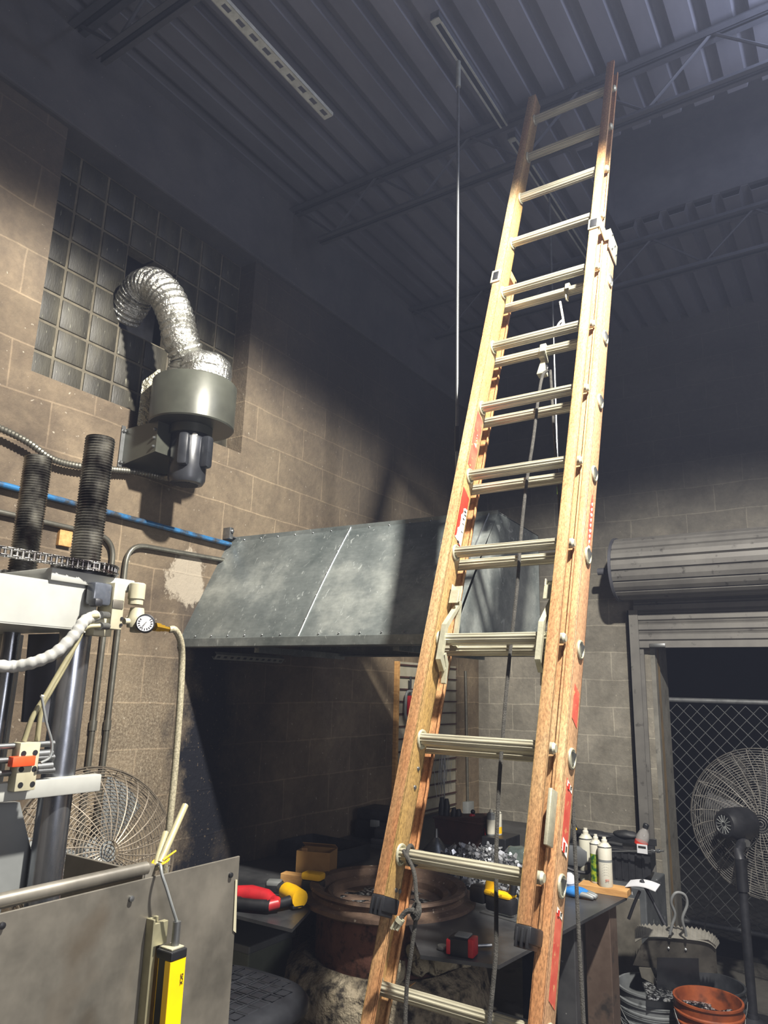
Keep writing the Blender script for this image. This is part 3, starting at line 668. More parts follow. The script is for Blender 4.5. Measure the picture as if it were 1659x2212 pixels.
for i in range(len(dp)):
    rads.append((.076 if i > 14 else .088 - .0009 * i) + -.004 + .013 * abs(math.sin(i * PI / 3.2)) + random.uniform(-.001, .001))
dk = B().sweep(dp, rads, 36).build('flexible_duct', M_FOIL); tag(dk, 'shiny foil flexible duct bending from the blower into the glass block window', 'duct')

# ------------------------------------------------------------------ range hood
hz0, hz1 = H + .172, H + .745
hood = thing('range_hood', (-2.0, 3.0, hz0), 'large sooty galvanised steel exhaust hood fixed to the wall', 'hood')
XR = -1.283; yb0, yt0, ybk = 2.41, 2.70, 3.30; yt1 = 2.84
f = [Vector(p) for p in ((XL, yb0, hz0 + .03), (XR, yb0, hz0 + .03), (XR, yt1, hz1 + .02), (XL, yt0 - .01, hz1))]
def quad(b, pts, n_, th=.003): b.prism([Vector(p) for p in pts], Vector(n_) * th)
b = B(); seam = -2.02
def fp(u, v): # point on the front face
    lo = f[0].lerp(f[1], u); hi = f[3].lerp(f[2], u); return lo.lerp(hi, v)
def fpw(u, v): p = fp(u, v); return p + Vector((0, -.010 * math.sin(v * PI) * (1 if u > .14 else u / .14), 0))
g_ = B().grid(lambda u, v: fpw(u * .5, v), 16, 6); part(g_, 'front_panel', M_GALV, hood)
g_ = B().grid(lambda u, v: fpw(.5 + u * .5, v), 16, 6); part(g_, 'front_panel', M_GALV, hood)
M_SEAM = pm('bright_seam', 'b9bdbc', None, .3, .9)
for u in (.5, .972): part(B().sweep([fpw(u, i / 6) + Vector((0, -.004, 0)) for i in range(7)], .0045 if u < .9 else .0035, 6), 'panel_seam', M_SEAM, hood)
b = B()
for u in [x / 14 for x in range(1, 14)]:
    p = fp(u, .975); b.ball(p + Vector((0, -.004, 0)), .004, 1)
    p = fp(u, .03); b.ball(p + Vector((0, -.006, 0)), .004, 1)
for v in (.15, .35, .55, .75): b.ball(fpw(.5, v) + Vector((0, -.008, 0)), .0045, 1)
part(b, 'rivet', M_STEEL, hood)
b = B(); quad(b, [(XR, yb0, hz0), (XR, ybk, hz0), (XR, ybk, hz1), (XR, yt1, hz1 + .02)], (-1, 0, 0)); part(b, 'side_panel', M_GALV, hood, smooth=False)
b = B(); quad(b, [(XL + .002, yt0, hz1 - .002), (XR, yt1, hz1 + .018), (XR, ybk, hz1), (XL + .002, ybk, hz1)], (0, 0, -1)); part(b, 'top_panel', M_GALV, hood, smooth=False)
b = B(); quad(b, [(XL + .002, ybk, hz0), (XR, ybk, hz0), (XR, ybk, hz1), (XL + .002, ybk, hz1)], (0, -1, 0)); part(b, 'back_panel', M_GALV, hood, smooth=False)
b = B().box((XL + .001, yb0 - .012, hz0 - .005), (XR + .004, yb0 + .004, hz0 + .036), bev=.003); b.box((XL + .001, yb0, hz0 - .006), (XR, yb0 + .05, hz0 - .001)); b.box((XR - .05, yb0, hz0 - .0061), (XR, ybk, hz0 - .0011)); b.box((XL + .001, ybk - .05, hz0 - .0062), (XR, ybk, hz0 - .0012))
b.box((XL + .3, yb0 + .2, hz0 - .02), (XL + .33, ybk, hz0 + .01)); b.box((XR - .32, yb0 + .1, hz0 - .02), (XR - .29, ybk, hz0 + .01))
part(b, 'bottom_rim', M_GALV, hood, smooth=False)
b = B().box((XL + .001, yt0 - .014, hz1 - .028), (XL + .71, yt0 - .006, hz1 + .006)); 
part(B().prism([f[3] + Vector((0, -.010, -.022)), f[2] + Vector((0, -.010, -.022)), f[2] + Vector((0, -.010, .006)), f[3] + Vector((0, -.010, .006))], (0, .006, 0)), 'top_rim', M_GALV, hood, smooth=False); b.bm.free()
b = B().box((XL, 2.635, hz1 - .01), (XL + .05, 2.66, hz1 + .05), bev=.002); b.box((XL, 2.66, hz1 + .0), (XL + .05, 2.72, hz1 + .006)); b.lathe([(.01, 0), (.01, .008), (.004, .012)], (XL + .05, 2.648, hz1 + .03), (1, 0, 0), 8)
part(b, 'hanger_bracket', M_STEEL, hood)
def strut(name, p, q, up, mat, label, group, w_=.041, slot=.05, holes=True, d_=.02):   # slotted channel
    p, q = Vector(p), Vector(q); a = (q - p).normalized(); up = Vector(up).normalized(); s = a.cross(up).normalized(); Ln = (q - p).length
    b = B(); n = max(1, int(Ln / slot)); st = Ln / n
    FM = Matrix.Translation(p) @ frame3(a, s, up).to_4x4()
    if holes:
        hl = .5 * st; hw = w_ * .22
        for i in range(n):
            x0 = i * st; xa = x0 + (st - hl) / 2; xb = xa + hl
            b.box((x0, -w_ / 2, 0), (xa, w_ / 2, .0025), FM); b.box((xb, -w_ / 2, 0), (x0 + st, w_ / 2, .0025), FM)
            b.box((xa, -w_ / 2, 0), (xb, -hw, .0025), FM); b.box((xa, hw, 0), (xb, w_ / 2, .0025), FM)
    else:
        b.box((0, -w_ / 2, 0), (Ln, w_ / 2, .0025), FM)
    for e in (-1, 1): b.box((0, e * w_ / 2 - .0013, 0), (Ln, e * w_ / 2 + .0013, d_), FM)
    o = b.build(name, mat, smooth=False); tag(o, label, 'strut', group); return o
M_STRUT = pm('dull_zinc_strut', '8f928c', '7c7f79', .5, .3, 20)
strut('slotted_strut', at(465, 1419, X=-2.70), at(612, 1428, X=-2.70), (-1, 0, .9), M_STRUT, 'short slotted steel strut on the sooty wall just beneath the hood', None, .030, .045)
# ceiling struts and hanging rods
strut('slotted_strut', (-1.96, 1.20, ZD - .17), (-1.96, 2.36, ZD - .17), (0, 0, 1), pm('pale_zinc_strut', 'c3c6c0', 'a8aba5', .5, .2, 20), 'slotted steel strut with oval holes hung in front of the ladder joist', None, .052, .078)
M_LIP = pm('bright_channel_lip', 'a5a8a4', '8c8f8a', .45, .3, 20)
def open_channel(y0, y1, label):
    t = thing('channel_strut', (-1.275, y0, ZD - .10), label, 'strut')
    b = B().box((-1.296, y0, ZD - .065), (-1.254, y1, ZD - .062)); b.box((-1.296, y0, ZD - .098), (-1.294, y1, ZD - .062)); b.box((-1.256, y0, ZD - .098), (-1.254, y1, ZD - .062)); part(b, 'channel_web', M_JOIST, t, smooth=False)
    for e in (-1, 1): part(B().box((-1.275 + e * .0165 - .0045, y0, ZD - .102), (-1.275 + e * .0165 + .0045, y1, ZD - .098)), 'channel_lip', M_LIP, t, smooth=False)
    part(B().box((-1.296, y0, ZD - .103), (-1.254, y0 + .03, ZD - .097)), 'end_plate', M_LIP, t, smooth=False)
open_channel(2.21, 2.94, 'open channel strut that carries the long hanging rod, near the camera')
open_channel(3.03, 4.38, 'open channel strut running on behind the ladder towards the back wall')
tr = at(990, 145, Z=ZD - .13)
b = B().cyl((tr.x, tr.y, tr.z), (tr.x, tr.y, 0 + H + .83), .0065, n=10)
hr = thing('hanging_rod', (tr.x, tr.y, H + .83), 'long thin steel rod hanging from the ceiling strut left of the ladder', 'rod')
part(b, 'rod', M_STEEL, hr)
part(B().cyl((tr.x, tr.y, tr.z - .11), (tr.x, tr.y, tr.z + .03), .011, n=12), 'upper_sleeve', M_STRUT, hr)
b = B().cyl((tr.x, tr.y, H + 1.035), (tr.x, tr.y, H + .93), .010, n=12); b.cyl((tr.x, tr.y, H + .93), (tr.x, tr.y, H + .745), .004, n=8); part(b, 'lower_sleeve', M_BLACKST, hr)
t2 = at(1187, 430, Y=4.2)
b = B().cyl((-1.275, 3.58, ZD - .063), (-1.275, 3.58, H + 1.06), .006, n=8)
hr2 = thing('hanging_rod', (-1.275, 3.58, H + .76), 'thin steel rod seen through the ladder rungs', 'rod')
part(b, 'rod', M_STEEL, hr2)
part(B().cyl((-1.275, 3.58, H + 1.06), (-1.275, 3.58, H + 1.02), .008, n=8), 'green_tape', M_GREEN, hr2)
part(B().cyl((-1.275, 3.58, H + 1.02), (-1.275, 3.58, hz1), .005, n=8), 'rod_end', M_BLACKST, hr2)

# ------------------------------------------------------------------ conduits on the left wall
def conduit(name, pts, r, mat, label, cat='conduit', n=12, ribs=0, group=None):
    P = pts; rd = r
    if ribs:
        dense = []
        for a_, c_ in zip(P, P[1:]):
            a_, c_ = Vector(a_), Vector(c_); m_ = max(1, int((c_ - a_).length / (ribs / 2)))
            for i in range(m_): dense.append(a_.lerp(c_, i / m_))
        P = dense; rd = [r + (.0022 if i % 2 else -.0018) for i in range(len(P))]
    o = B().sweep(P, rd, n).build(name, mat); return tag(o, label, cat, group)
WX = XL + .02
conduit('blue_pipe', [at(-60, 1030, X=WX + .01), at(497, 1176, X=WX + .01)], .0125, M_BLUE, 'blue painted pipe running along the wall to the hood', 'pipe')
p0 = [at(-60, 905, X=WX + .03), at(0, 925, X=WX + .03), at(60, 955, X=WX + .03), at(110, 990, X=WX + .02), at(160, 1005, X=WX + .02), at(220, 1012, X=WX + .02), at(300, 1020, X=WX + .02), at(352, 1031, X=WX + .1), at(375, 1030, X=WX + .2)]
conduit('flexible_conduit', smooth_path(p0, 8), .0135, M_EMT, 'ribbed flexible conduit sagging along the wall to the blower motor', ribs=.012)
def bend(a, c, e, r, n=8):                    # rounded corner at c
    a, c, e = Vector(a), Vector(c), Vector(e); u = (a - c).normalized(); v = (e - c).normalized()
    return [a] + [((c + u * r) * (1 - t) ** 2 + c * 2 * t * (1 - t) + (c + v * r) * t * t) for t in [i / n for i in range(n + 1)]] + [e]
def wallpt(y, z): return Vector((WX, y, H + z))
c1 = bend(wallpt(2.68, .625), wallpt(2.045, .605), wallpt(2.045, -1.69), .10)
cc = thing('steel_conduit', (WX, 2.045, 0), 'steel conduit bending from the hood down the wall, the right of two', 'conduit')
part(B().sweep(c1, .0115, 12), 'tube', M_EMT, cc); part(B().cyl(wallpt(2.045, -.16), wallpt(2.045, -.20), .0155, n=12), 'coupling', M_EMT, cc)
c2 = bend(wallpt(.9, .625), wallpt(1.975, .615), wallpt(1.975, -1.69), .10)
cc = thing('steel_conduit', (WX, 1.975, 0), 'steel conduit coming from the left edge and turning down, the left of two', 'conduit')
part(B().sweep(c2, .0115, 12), 'tube', M_EMT, cc); part(B().cyl(wallpt(1.975, -.16), wallpt(1.975, -.20), .0155, n=12), 'coupling', M_EMT, cc)
o = B().box(at(120, 1178, X=XL) , at(152, 1150, X=XL) + Vector((.02, 0, 0)), bev=.002).build('wood_block', M_WOOD, smooth=False); tag(o, 'small square pine block screwed to the wall behind the press', 'block')
cc = thing('steel_conduit', (XL + .015, 5.38, H - 1), 'thin steel conduit dropping to a switch box near the room corner', 'conduit')
part(B().cyl((XL + .015, 5.38, H + .16), (XL + .015, 5.42, H - .83), .011, n=10), 'tube', M_EMT, cc)
part(B().box((XL, 5.36, H - .98), (XL + .05, 5.46, H - .83), bev=.004), 'switch_box', M_GREYPL, cc)

# ------------------------------------------------------------------ hydraulic press at the left
RX, RY, RX2 = -1.63, 1.10, -1.907
pr = thing('hydraulic_press', (-1.75, 1.0, 0), 'white framed press with two oily threaded columns and drive chain', 'press')
def threaded(x, y, z0, z1, r):
    prof = [(0, z0)]; z = z0; i = 0
    while z < z1 - .004: prof += [(r, z), (r - .0045, z + .0036)]; z += .0072
    prof += [(r - .002, z1 - .002), (r - .012, z1), (0, z1)]
    return B().lathe(prof, (x, y, 0), n=32)
part(threaded(RX, RY, H + .24, H + .622, .0375), 'threaded_column', M_OIL, pr)
part(threaded(RX2, RY, H + .24, H + .612, .0375), 'threaded_column', M_OIL, pr)
part(B().cyl((RX, RY, H + .12), (RX, RY, .40), .0375, n=36), 'column', M_CHROME, pr)
part(B().cyl((RX2 + .03, RY - .02, H + .12), (RX2 + .03, RY - .02, .40), .021, n=28), 'guide_rod', M_CHROME, pr)
b = B().box((RX - .01 + .045, .2, H + .118), (RX + .047, 1.118, H + .226), bev=.004); b.box((-2.1, .2, H + .216), (RX + .046, 1.125, H + .226)); b.box((-2.1, .2, H + .118), (RX + .046, 1.118, H + .126)); b.box((-2.1, .2, H + .126), (-2.08, 1.12, H + .216))
b.box((-2.08, 1.085, H + .12), (RX + .03, 1.10, H + .22))
part(b, 'crown_beam', M_WHITE, pr, smooth=False)
part(B().box((-2.02, .98, H + .226), (RX + .055, 1.215, H + .256), bev=.003), 'bearing_plate', M_WHITE, pr)
b = B().box((-2.02, .55, H + .2262), (-1.80, .97, H + .30), bev=.004); part(b, 'motor_box', M_BLACK, pr)
# sprockets + chain
def gear(c, r, z, n, th=.012):
    pts = []
    for i in range(n * 4):
        t = 2 * PI * i / (n * 4); rr = r + (.006 if i % 4 < 2 else -.004); pts.append((c[0] + rr * math.cos(t), c[1] + rr * math.sin(t), z))
    return B().prism(pts, (0, 0, th))
s1 = part(gear((RX, RY), .072, H + .266, 22), 'sprocket', M_OIL, pr, smooth=False)
s2 = part(gear((RX2, RY), .072, H + .266, 22), 'sprocket', M_OIL, pr, smooth=False)
for x in (RX, RX2): part(B().cyl((x, RY, H + .256), (x, RY, H + .266), .055, n=24), 'hub', M_BLACKST, pr)
cpath = [Vector((RX + .03, .2, H + .272)), Vector((RX + .055, RY - .35, H + .272))] + [Vector((RX + .078 * math.cos(t), RY + .078 * math.sin(t), H + .272)) for t in [math.radians(a) for a in range(-30, 91, 15)]] + [Vector((RX2 + .078 * math.cos(t), RY + .078 * math.sin(t), H + .272)) for t in [math.radians(a) for a in range(90, 211, 15)]] + [Vector((RX2 - .06, .2, H + .272))]
# walk along the path and place links
seg = []; acc = 0.0; step = .0135
for a_, c_ in zip(cpath, cpath[1:]):
    Ls = (c_ - a_).length; t = acc
    while t < Ls: seg.append((a_.lerp(c_, t / Ls), (c_ - a_).normalized())); t += step
    acc = t - Ls
b = B()
for i, (p, d) in enumerate(seg):
    FM = Matrix.Translation(p) @ frame3(d, (-d.y, d.x, 0), (0, 0, 1)).to_4x4()
    if i % 2 == 0:
        for zc in (-.010, .010): b.box((-.011, -.0055, zc - .0013), (.011, .0055, zc + .0013), FM, bev=.001)
    else:
        for zc in (-.0065, .0065): b.box((-.011, -.0055, zc - .0013), (.011, .0055, zc + .0013), FM, bev=.001)
    b.cyl(p - Vector((0, 0, .012)), p + Vector((0, 0, .012)), .0034, n=8)
part(b, 'drive_chain', M_OIL, pr)
# lower frame parts
ya = at(217, 1690, X=-1.575).y; z1_ = at(100, 1683, X=-1.575).z; z0_ = at(100, 1722, X=-1.575).z
part(B().box((-1.600, .2, z0_), (-1.572, ya, z1_), bev=.003), 'cross_arm', M_WHITE, pr)
def yz(px, py, X=-1.56): p = at(px, py, X=X); return p
def pbox(px0, py0, px1, py1, X, th, bev=.002):
    a_, c_ = at((px0 + px1) / 2, py0, X=X), at((px0 + px1) / 2, py1, X=X); l_, r__ = at(px0, (py0 + py1) / 2, X=X), at(px1, (py0 + py1) / 2, X=X)
    return B().box((X - th, l_.y, c_.z), (X, r__.y, a_.z), bev=bev)
cl = part(pbox(38, 1604, 82, 1708, -1.545, .03), 'clamp_block', M_CREAM, pr)
b = B()
for q in ((51, 1628), (76, 1626), (46, 1662), (74, 1661), (44, 1696), (70, 1694)): b.lathe([(.006, 0), (.006, .0008), (.003, .0009)], at(q[0], q[1], X=-1.545), (1, 0, 0), 12)
part(b, 'screw', M_BLACK, cl)
part(pbox(28, 1634, 77, 1656, -1.535, .02), 'orange_clamp', M_ORANGE, cl)
b = B()
for py in (1615, 1645, 1673): 
    a_ = at(-30, py, X=-1.57); c_ = at(116, py - 9, X=-1.57); b.cyl(a_, c_, .0065, n=12)
b.cyl(at(60, 1632, X=-1.575), at(110, 1628, X=-1.575), .011, n=12); b.cyl(at(60, 1660, X=-1.575), at(110, 1655, X=-1.575), .011, n=12)
part(b, 'actuator_rod', M_STEEL, pr)
part(B().prism([at(-20, 1735, X=-1.66), at(43, 1733, X=-1.66), at(88, 1925, X=-1.66), at(-20, 1950, X=-1.66)], (-.02, 0, 0)), 'side_gusset', M_GREYPL, pr, smooth=False)
part(B().box((-2.12, .3, H - .6), (-2.08, 1.05, H + .06), bev=.003), 'rear_plate', M_GREYPL, pr, smooth=False)
part(B().prism([at(66, 1370, X=-1.80), at(130, 1368, X=-1.80), at(112, 1560, X=-1.80), at(50, 1560, X=-1.80)], (-.01, 0, 0)), 'dark_plate', M_SOOTST, pr, smooth=False)
part(B().box((-2.05, .25, .0), (-1.45, 1.22, .42), bev=.01), 'press_base', M_WHITE, pr, smooth=False)
for q in ((-2.02, .3), (-2.02, 1.12), (-1.52, .3)): part(B().box((q[0], q[1], .42), (q[0] + .05, q[1] + .05, H + .12 if q[0] < -2 else .9), bev=.003), 'frame_post', M_WHITE, pr, smooth=False)
# valve
vx = RX + .06
val = part(pbox(243, 1259, 268, 1360, vx + .035, .06), 'valve_body', M_CREAM, pr)
part(pbox(203, 1258, 243, 1308, vx + .03, .035, .008), 'solenoid_cover', M_CLEAR, val)
b = pbox(204, 1330, 243, 1374, vx + .02, .035); part(b, 'port_block', M_CREAM, val)
part(pbox(206, 1292, 224, 1310, vx + .045, .03, .006), 'connector_plug', M_BLACKST, val)
part(pbox(244, 1296, 267, 1315, vx + .0365, .002), 'window_plate', M_SHEET, val)
for q in ((262, 1336), (260, 1350)): part(B().cyl(at(q[0], q[1], X=vx + .034), at(q[0], q[1], X=vx + .034) + Vector((.004, 0, 0)), .004, n=10), 'screw', M_BLACK, val)
for py in (1329, 1353): part(B().cyl(at(232, py, X=vx + .03), at(216, py - 1, X=vx + .05), .0085, n=12), 'hose_fitting', M_STEEL, val)
rg = part(B().lathe([(.018, 0), (.018, .012), (.0205, .014), (.0205, .052), (.017, .055), (0, .055)], at(293, 1306, X=vx + .01), n=26, fn=lambda r, z, t: r + (.0008 if int(t * 8) % 2 else 0)), 'regulator_knob', M_CREAM, pr)
b = B().lathe([(.021, 0), (.024, .02), (.020, .03), (.017, .05)], at(292, 1356, X=vx + .01), n=20); b.cyl(at(268, 1342, X=vx + .01), at(290, 1342, X=vx + .01), .008, n=10)
b.box(at(278, 1366, X=vx + .0) , at(312, 1325, X=vx + .02), bev=.004)
part(b, 'regulator_body', M_CREAM, pr)
gd = Vector((.75, -.62, .1)).normalized(); gc = at(314, 1347, X=vx + .05)
ga = part(B().lathe([(0, -.012), (.020, -.012), (.0235, -.008), (.0235, .006), (.021, .008), (.020, .005), (0, .005)], gc, gd, 32), 'pressure_gauge', M_BLACK, pr)
gp = part(B().lathe([(0, .0052), (.0205, .0052), (.0205, .0060), (0, .0060)], gc, gd, 32), 'gauge_dial', M_PAPER, ga)
gu, gv, _ = basis(gd); b = B()
for i in range(13):
    t = math.radians(-40 + i * 21.6); d = gu * math.cos(t) + gv * math.sin(t); b.cyl(gc + gd * .0066 + d * .013, gc + gd * .0066 + d * .0178, .0010, n=4)
b.cyl(gc + gd * .0068 - Vector((0, .008, .008)) * .9, gc + gd * .0068 + Vector((0, .010, .010)) * .9, .0014, n=4)
part(b, 'gauge_marks', M_INK, gp)
part(B().lathe([(.012, 0), (.012, .016), (.0095, .018), (.0095, .030), (.007, .032), (.007, .048)], at(334, 1354, X=vx + .01), at(366, 1360, X=vx + .01) - at(334, 1354, X=vx + .01), 6), 'brass_fitting', M_BRASS, pr)
# hoses
hp = [at(366, 1360, X=vx + .01), at(378, 1361, X=vx + .015), at(390, 1385, X=vx + .01), at(393, 1430, X=vx), at(388, 1530, X=vx), at(378, 1660, X=vx), at(366, 1780, X=vx), at(356, 1860, X=vx - .02), at(352, 1950, X=vx - .05)]
tag(B().sweep(smooth_path(hp, 8), .0092, 12).build('air_hose', M_HOSE), 'braided clear air hose hanging from the brass fitting of the press', 'hose')
hp = [at(207, 1330, X=vx + .05), at(182, 1342, X=vx + .06), at(160, 1372, X=vx + .06), at(120, 1410, X=vx + .05), at(70, 1432, X=vx + .03), at(20, 1440, X=vx + .0), at(-40, 1432, X=vx)]
sp_ = smooth_path(hp, 10); tag(B().sweep(sp_, [.0125 + (.0014 if i % 4 < 2 else 0) for i in range(len(sp_))], 12).build('wrapped_hose', M_SPIRAL), 'white spiral wrapped hose bundle curving left in front of the press', 'hose')
M_TUBE = pm('yellowed_clear_tube', '969072', '837d62', .35, 0, 20)
for k_, hp in enumerate(([(214, 1330), (190, 1338), (165, 1390), (135, 1440), (100, 1500), (70, 1550), (52, 1600)], [(216, 1352), (186, 1356), (168, 1380), (145, 1430), (108, 1495), (90, 1530), (80, 1600)])):
    o = B().sweep(smooth_path([at(x, y, X=vx + .07 - .02 * i / 2) for i, (x, y) in enumerate(hp)], 6), .0058, 10).build('air_tube', M_TUBE)
    tag(o, ['yellowed air tube from the upper valve port down to the clamp block', 'yellowed air tube from the lower valve port down to the clamp block'][k_], 'hose')
o = B().sweep(smooth_path([at(x, y, X=-1.53) for x, y in ((90, 1505), (100, 1560), (112, 1605), (108, 1635), (88, 1648))], 6), .003, 8).build('sensor_cable', M_GREYPL); tag(o, 'thin grey sensor cable looping to the orange clamp', 'cable')
b = B().sweep(arc(at(175, 1350, X=vx + .055), .014, 0, 2 * PI, 14, (0, 1, .5), (1, 0, 0)), .0018, 6); b.sweep([at(172, 1352, X=vx + .06), at(183, 1366, X=vx + .06)], .002, 6); b.sweep([at(88, 1503, X=vx + .03), at(105, 1506, X=vx + .03)], .003, 6)
part(b, 'cable_tie', M_WROPE, pr)

# ------------------------------------------------------------------ guard panels with the light curtain
GX = -1.02
gp_ = thing('guard_enclosure', (GX, .9, 0), 'stained sheet metal guard enclosure in the lower left foreground', 'guard')
part(B().box((GX - .004, .10, .25), (GX, 1.086, H - .309), bev=.001), 'front_panel', M_SHEET, gp_, smooth=False)
part(B().box((GX - .215, .868, .25), (GX - .006, .874, H - .300), bev=.001), 'cross_panel', M_SHEET, gp_, smooth=False)
part(B().cyl((GX - .014, .10, H - .297), (GX - .014, .880, H - .297), .0105, n=16), 'top_rail', M_SHEET, gp_)
part(B().box((GX - .03, .87, .0), (GX - .006, .895, H - .292), bev=.002), 'corner_post', M_SHEET, gp_)
part(B().box((GX - .03, .10, .0), (GX - .006, .125, H - .309), bev=.002), 'corner_post', M_SHEET, gp_)
for q in ((282, 1941), (497, 1890), (3, 1999)):
    part(B().lathe([(.0045, 0), (.0045, .004), (.0015, .005)], at(q[0], q[1], X=GX), (1, 0, 0), 10), 'screw', M_STEEL if q[0] > 10 and q[0] < 400 else M_BLACK, gp_)
part(B().prism([at(508, 1900, X=GX + .001), at(512, 1900, X=GX + .001), at(509, 2015, X=GX + .001), at(503, 2010, X=GX + .001)], (.001, 0, 0)), 'tape_strip', M_CREAM, gp_)
# light curtain
lx = GX + .028; c0 = at(370, 2068, X=lx); yy = c0.y
lc = thing('light_curtain', (lx, yy, .3), 'bright yellow and black safety light curtain bar on the guard panel', 'sensor')
part(B().box((lx - .017, yy - .012, .3), (lx + .017, yy + .016, c0.z), bev=.001), 'bar', M_SAFETY, lc, smooth=False)
part(B().box((lx + .004, yy - .0165, .3), (lx + .0172, yy - .0115, c0.z), bev=.001), 'bar_edge', M_SAFETY, lc, smooth=False)
part(B().box((lx - .012, yy - .0145, .3), (lx + .004, yy - .0119, c0.z + .001), bev=.0), 'lens_strip', M_BLACK, lc, smooth=False)
part(B().box((lx - .018, yy - .0165, c0.z), (lx + .018, yy + .0165, c0.z + .014), bev=.002), 'end_cap', M_BLACK, lc, smooth=False)
part(B().box((lx - .014, yy - .013, c0.z + .014), (lx + .014, yy + .013, c0.z + .017), bev=.001), 'top_plate', M_ALU, lc)
part(B().cyl((lx + .002, yy + .004, c0.z + .016), (lx + .002, yy + .004, c0.z + .052), .0065, n=14), 'connector', M_STEEL, lc)
b = B().box((GX, yy - .034, .3), (GX + .018, yy - .030, c0.z + .06), bev=.001); b.box((GX, yy - .030, .3), (GX + .006, yy - .014, c0.z + .06), bev=.001); b.box((GX + .004, yy - .030, c0.z + .018), (GX + .014, yy + .0, c0.z + .052), bev=.001)
part(b, 'mounting_rail', pm('mounting_zinc', 'a9a488', '8e8a70', .4, .6, 20), lc, smooth=False)
ly = Matrix(); tm = frame3((0, 0, -1), (0, 1, 0), (1, 0, 0))
text_part('C4000', .006, (lx + .0175, yy + .006, c0.z - .10), tm, M_INK, lc, 'printing')
text_part('SICK', .008, (lx + .0175, yy + .009, c0.z - .03), tm, M_INK, lc, 'printing')
cp_ = [(lx + .002, yy + .004, c0.z + .05), at(372, 1960, X=lx), at(360, 1920, X=lx - .005), at(350, 1890, X=lx - .01), at(346, 1868, X=lx - .02), at(336, 1870, X=GX - .01)]
tag(B().sweep(smooth_path(cp_, 8), .0026, 8).build('sensor_cable', M_GREYPL), 'grey cable from the top of the light curtain over the guard edge', 'cable')
for k_, (a_, c_, lb) in enumerate((((336, 1875), (358, 1800), 'short stub of clear tube standing up from the guard corner'), ((345, 1865), (400, 1740), 'long cut clear tube sticking up from the guard corner'))):
    o = B().sweep([at(*a_, X=GX - .012), at(*c_, X=GX - .05)], .0062, 10).build('tube_end', M_TUBE); tag(o, lb, 'tube')
b = B().sweep(arc(at(347, 1860, X=GX - .01), .013, 0, 2 * PI, 14, (1, 0, 0), (0, 1, .3)), .002, 6); b.sweep([at(352, 1858, X=GX), at(380, 1838, X=GX)], .0016, 6)
tag(b.build('zip_tie', M_YEL), 'yellow zip tie round the tubes at the guard corner', 'tie')

# ------------------------------------------------------------------ fans
def cage(parent, c, axis, R, dep, rings, spokes, mat, wire=.0016, n=64, name='guard_cage'):
    u, v, a = basis(axis); c = Vector(c)
    for s, nm in ((1, name), (-1, name)):
        b = B()
        for i in range(rings):
            t = (i + 1) / rings; r = R * t; z = s * dep * math.sqrt(max(0, 1 - t ** 2.4))
            b.sweep([c + a * z + (u * math.cos(x) + v * math.sin(x)) * r for x in [2 * PI * j / n for j in range(n)]], wire if i < rings - 1 else wire * 2.5, 4, closed=True)
        for j in range(spokes):
            x = 2 * PI * j / spokes + .05; pts = []
            for i in range(9):
                t = .12 + .88 * i / 8; ph = x + (.35 * t if nm else 0)
                pts.append(c + a * s * dep * math.sqrt(max(0, 1 - t ** 2.4)) + (u * math.cos(ph) + v * math.sin(ph)) * R * t)
            b.sweep(pts, wire * 1.4, 4)
        part(b, nm, mat, parent)
def blades(parent, c, axis, R, mat):
    u, v, a = basis(axis); c = Vector(c)
    part(B().lathe([(0, -.03), (.06, -.03), (.06, .03), (0, .03)], c, axis, 20), 'hub', mat, parent)
    for k in range(3):
        t0 = k * 2 * PI / 3; b = B()
        def fn(i, j):
            r = .05 + i * (R * .86 - .05); th = t0 + (j - .5) * (1.1 - .3 * i); return c + (u * math.cos(th) + v * math.sin(th)) * r + a * (j - .5) * .09
        g = B().grid(fn, 6, 5)
        r2 = bmesh.ops.extrude_face_region(g.bm, geom=g.bm.faces[:]); 
        for e in r2['geom']:
            if isinstance(e, bmesh.types.BMVert): e.co += a * .003
        part(g, 'blade', mat, parent)
M_CAGE = pm('dusty_fan_wire', '8a8072', '6c6459', .5, .5, 30)
fc = at(205, 1850, X=-2.32)
fn1 = thing('drum_fan', (fc.x, fc.y, 0), 'dusty round floor fan with wire cage between the press and the wall', 'fan')
cage(fn1, fc, (.90, -.16, .30), .30, .10, 26, 30, M_CAGE, .0017, 72)
blades(fn1, fc, (.90, -.16, .30), .30, M_GREYPL)
b = B().sweep([fc + Vector((0, .33, -.0)), fc + Vector((-.02, .34, -.5)), (fc.x - .02, fc.y + .34, .02), (fc.x - .02, fc.y - .34, .02), fc + Vector((-.02, -.34, -.5)), fc + Vector((0, -.33, -.0))], .014, 10)
part(b, 'stand', M_GREYPL, fn1)
M_CAGE2 = pm('pale_fan_wire', '8d8a85', '76736f', .5, .4, 30)
fc = ray(1652, 1778) * 4.25; fc.z += H
ax = Vector((-.10, -.99, .05)).normalized()
fn2 = thing('pedestal_fan', (fc.x, fc.y - .25, 0), 'large black pedestal fan with pale wire cage in the doorway', 'fan')
cage(fn2, fc, ax, .415, .10, 30, 28, M_CAGE2, .0014, 84)
blades(fn2, fc, ax, .40, M_BLACK)
mc = fc + ax * .09
mt = part(B().lathe([(0, 0), (.07, 0), (.085, .02), (.09, .06), (.085, .17), (.07, .20), (.055, .205), (.05, .20), (0, .198)], mc + Vector((-.06, 0, 0)), (-.55, -.83, 0), 32), 'motor', M_BLACK, fn2)
mq = mc + Vector((-.06, 0, 0)) + Vector((-.55, -.83, 0)).normalized() * .203; b = B(); mu, mv, _ = basis((-.55, -.83, 0))
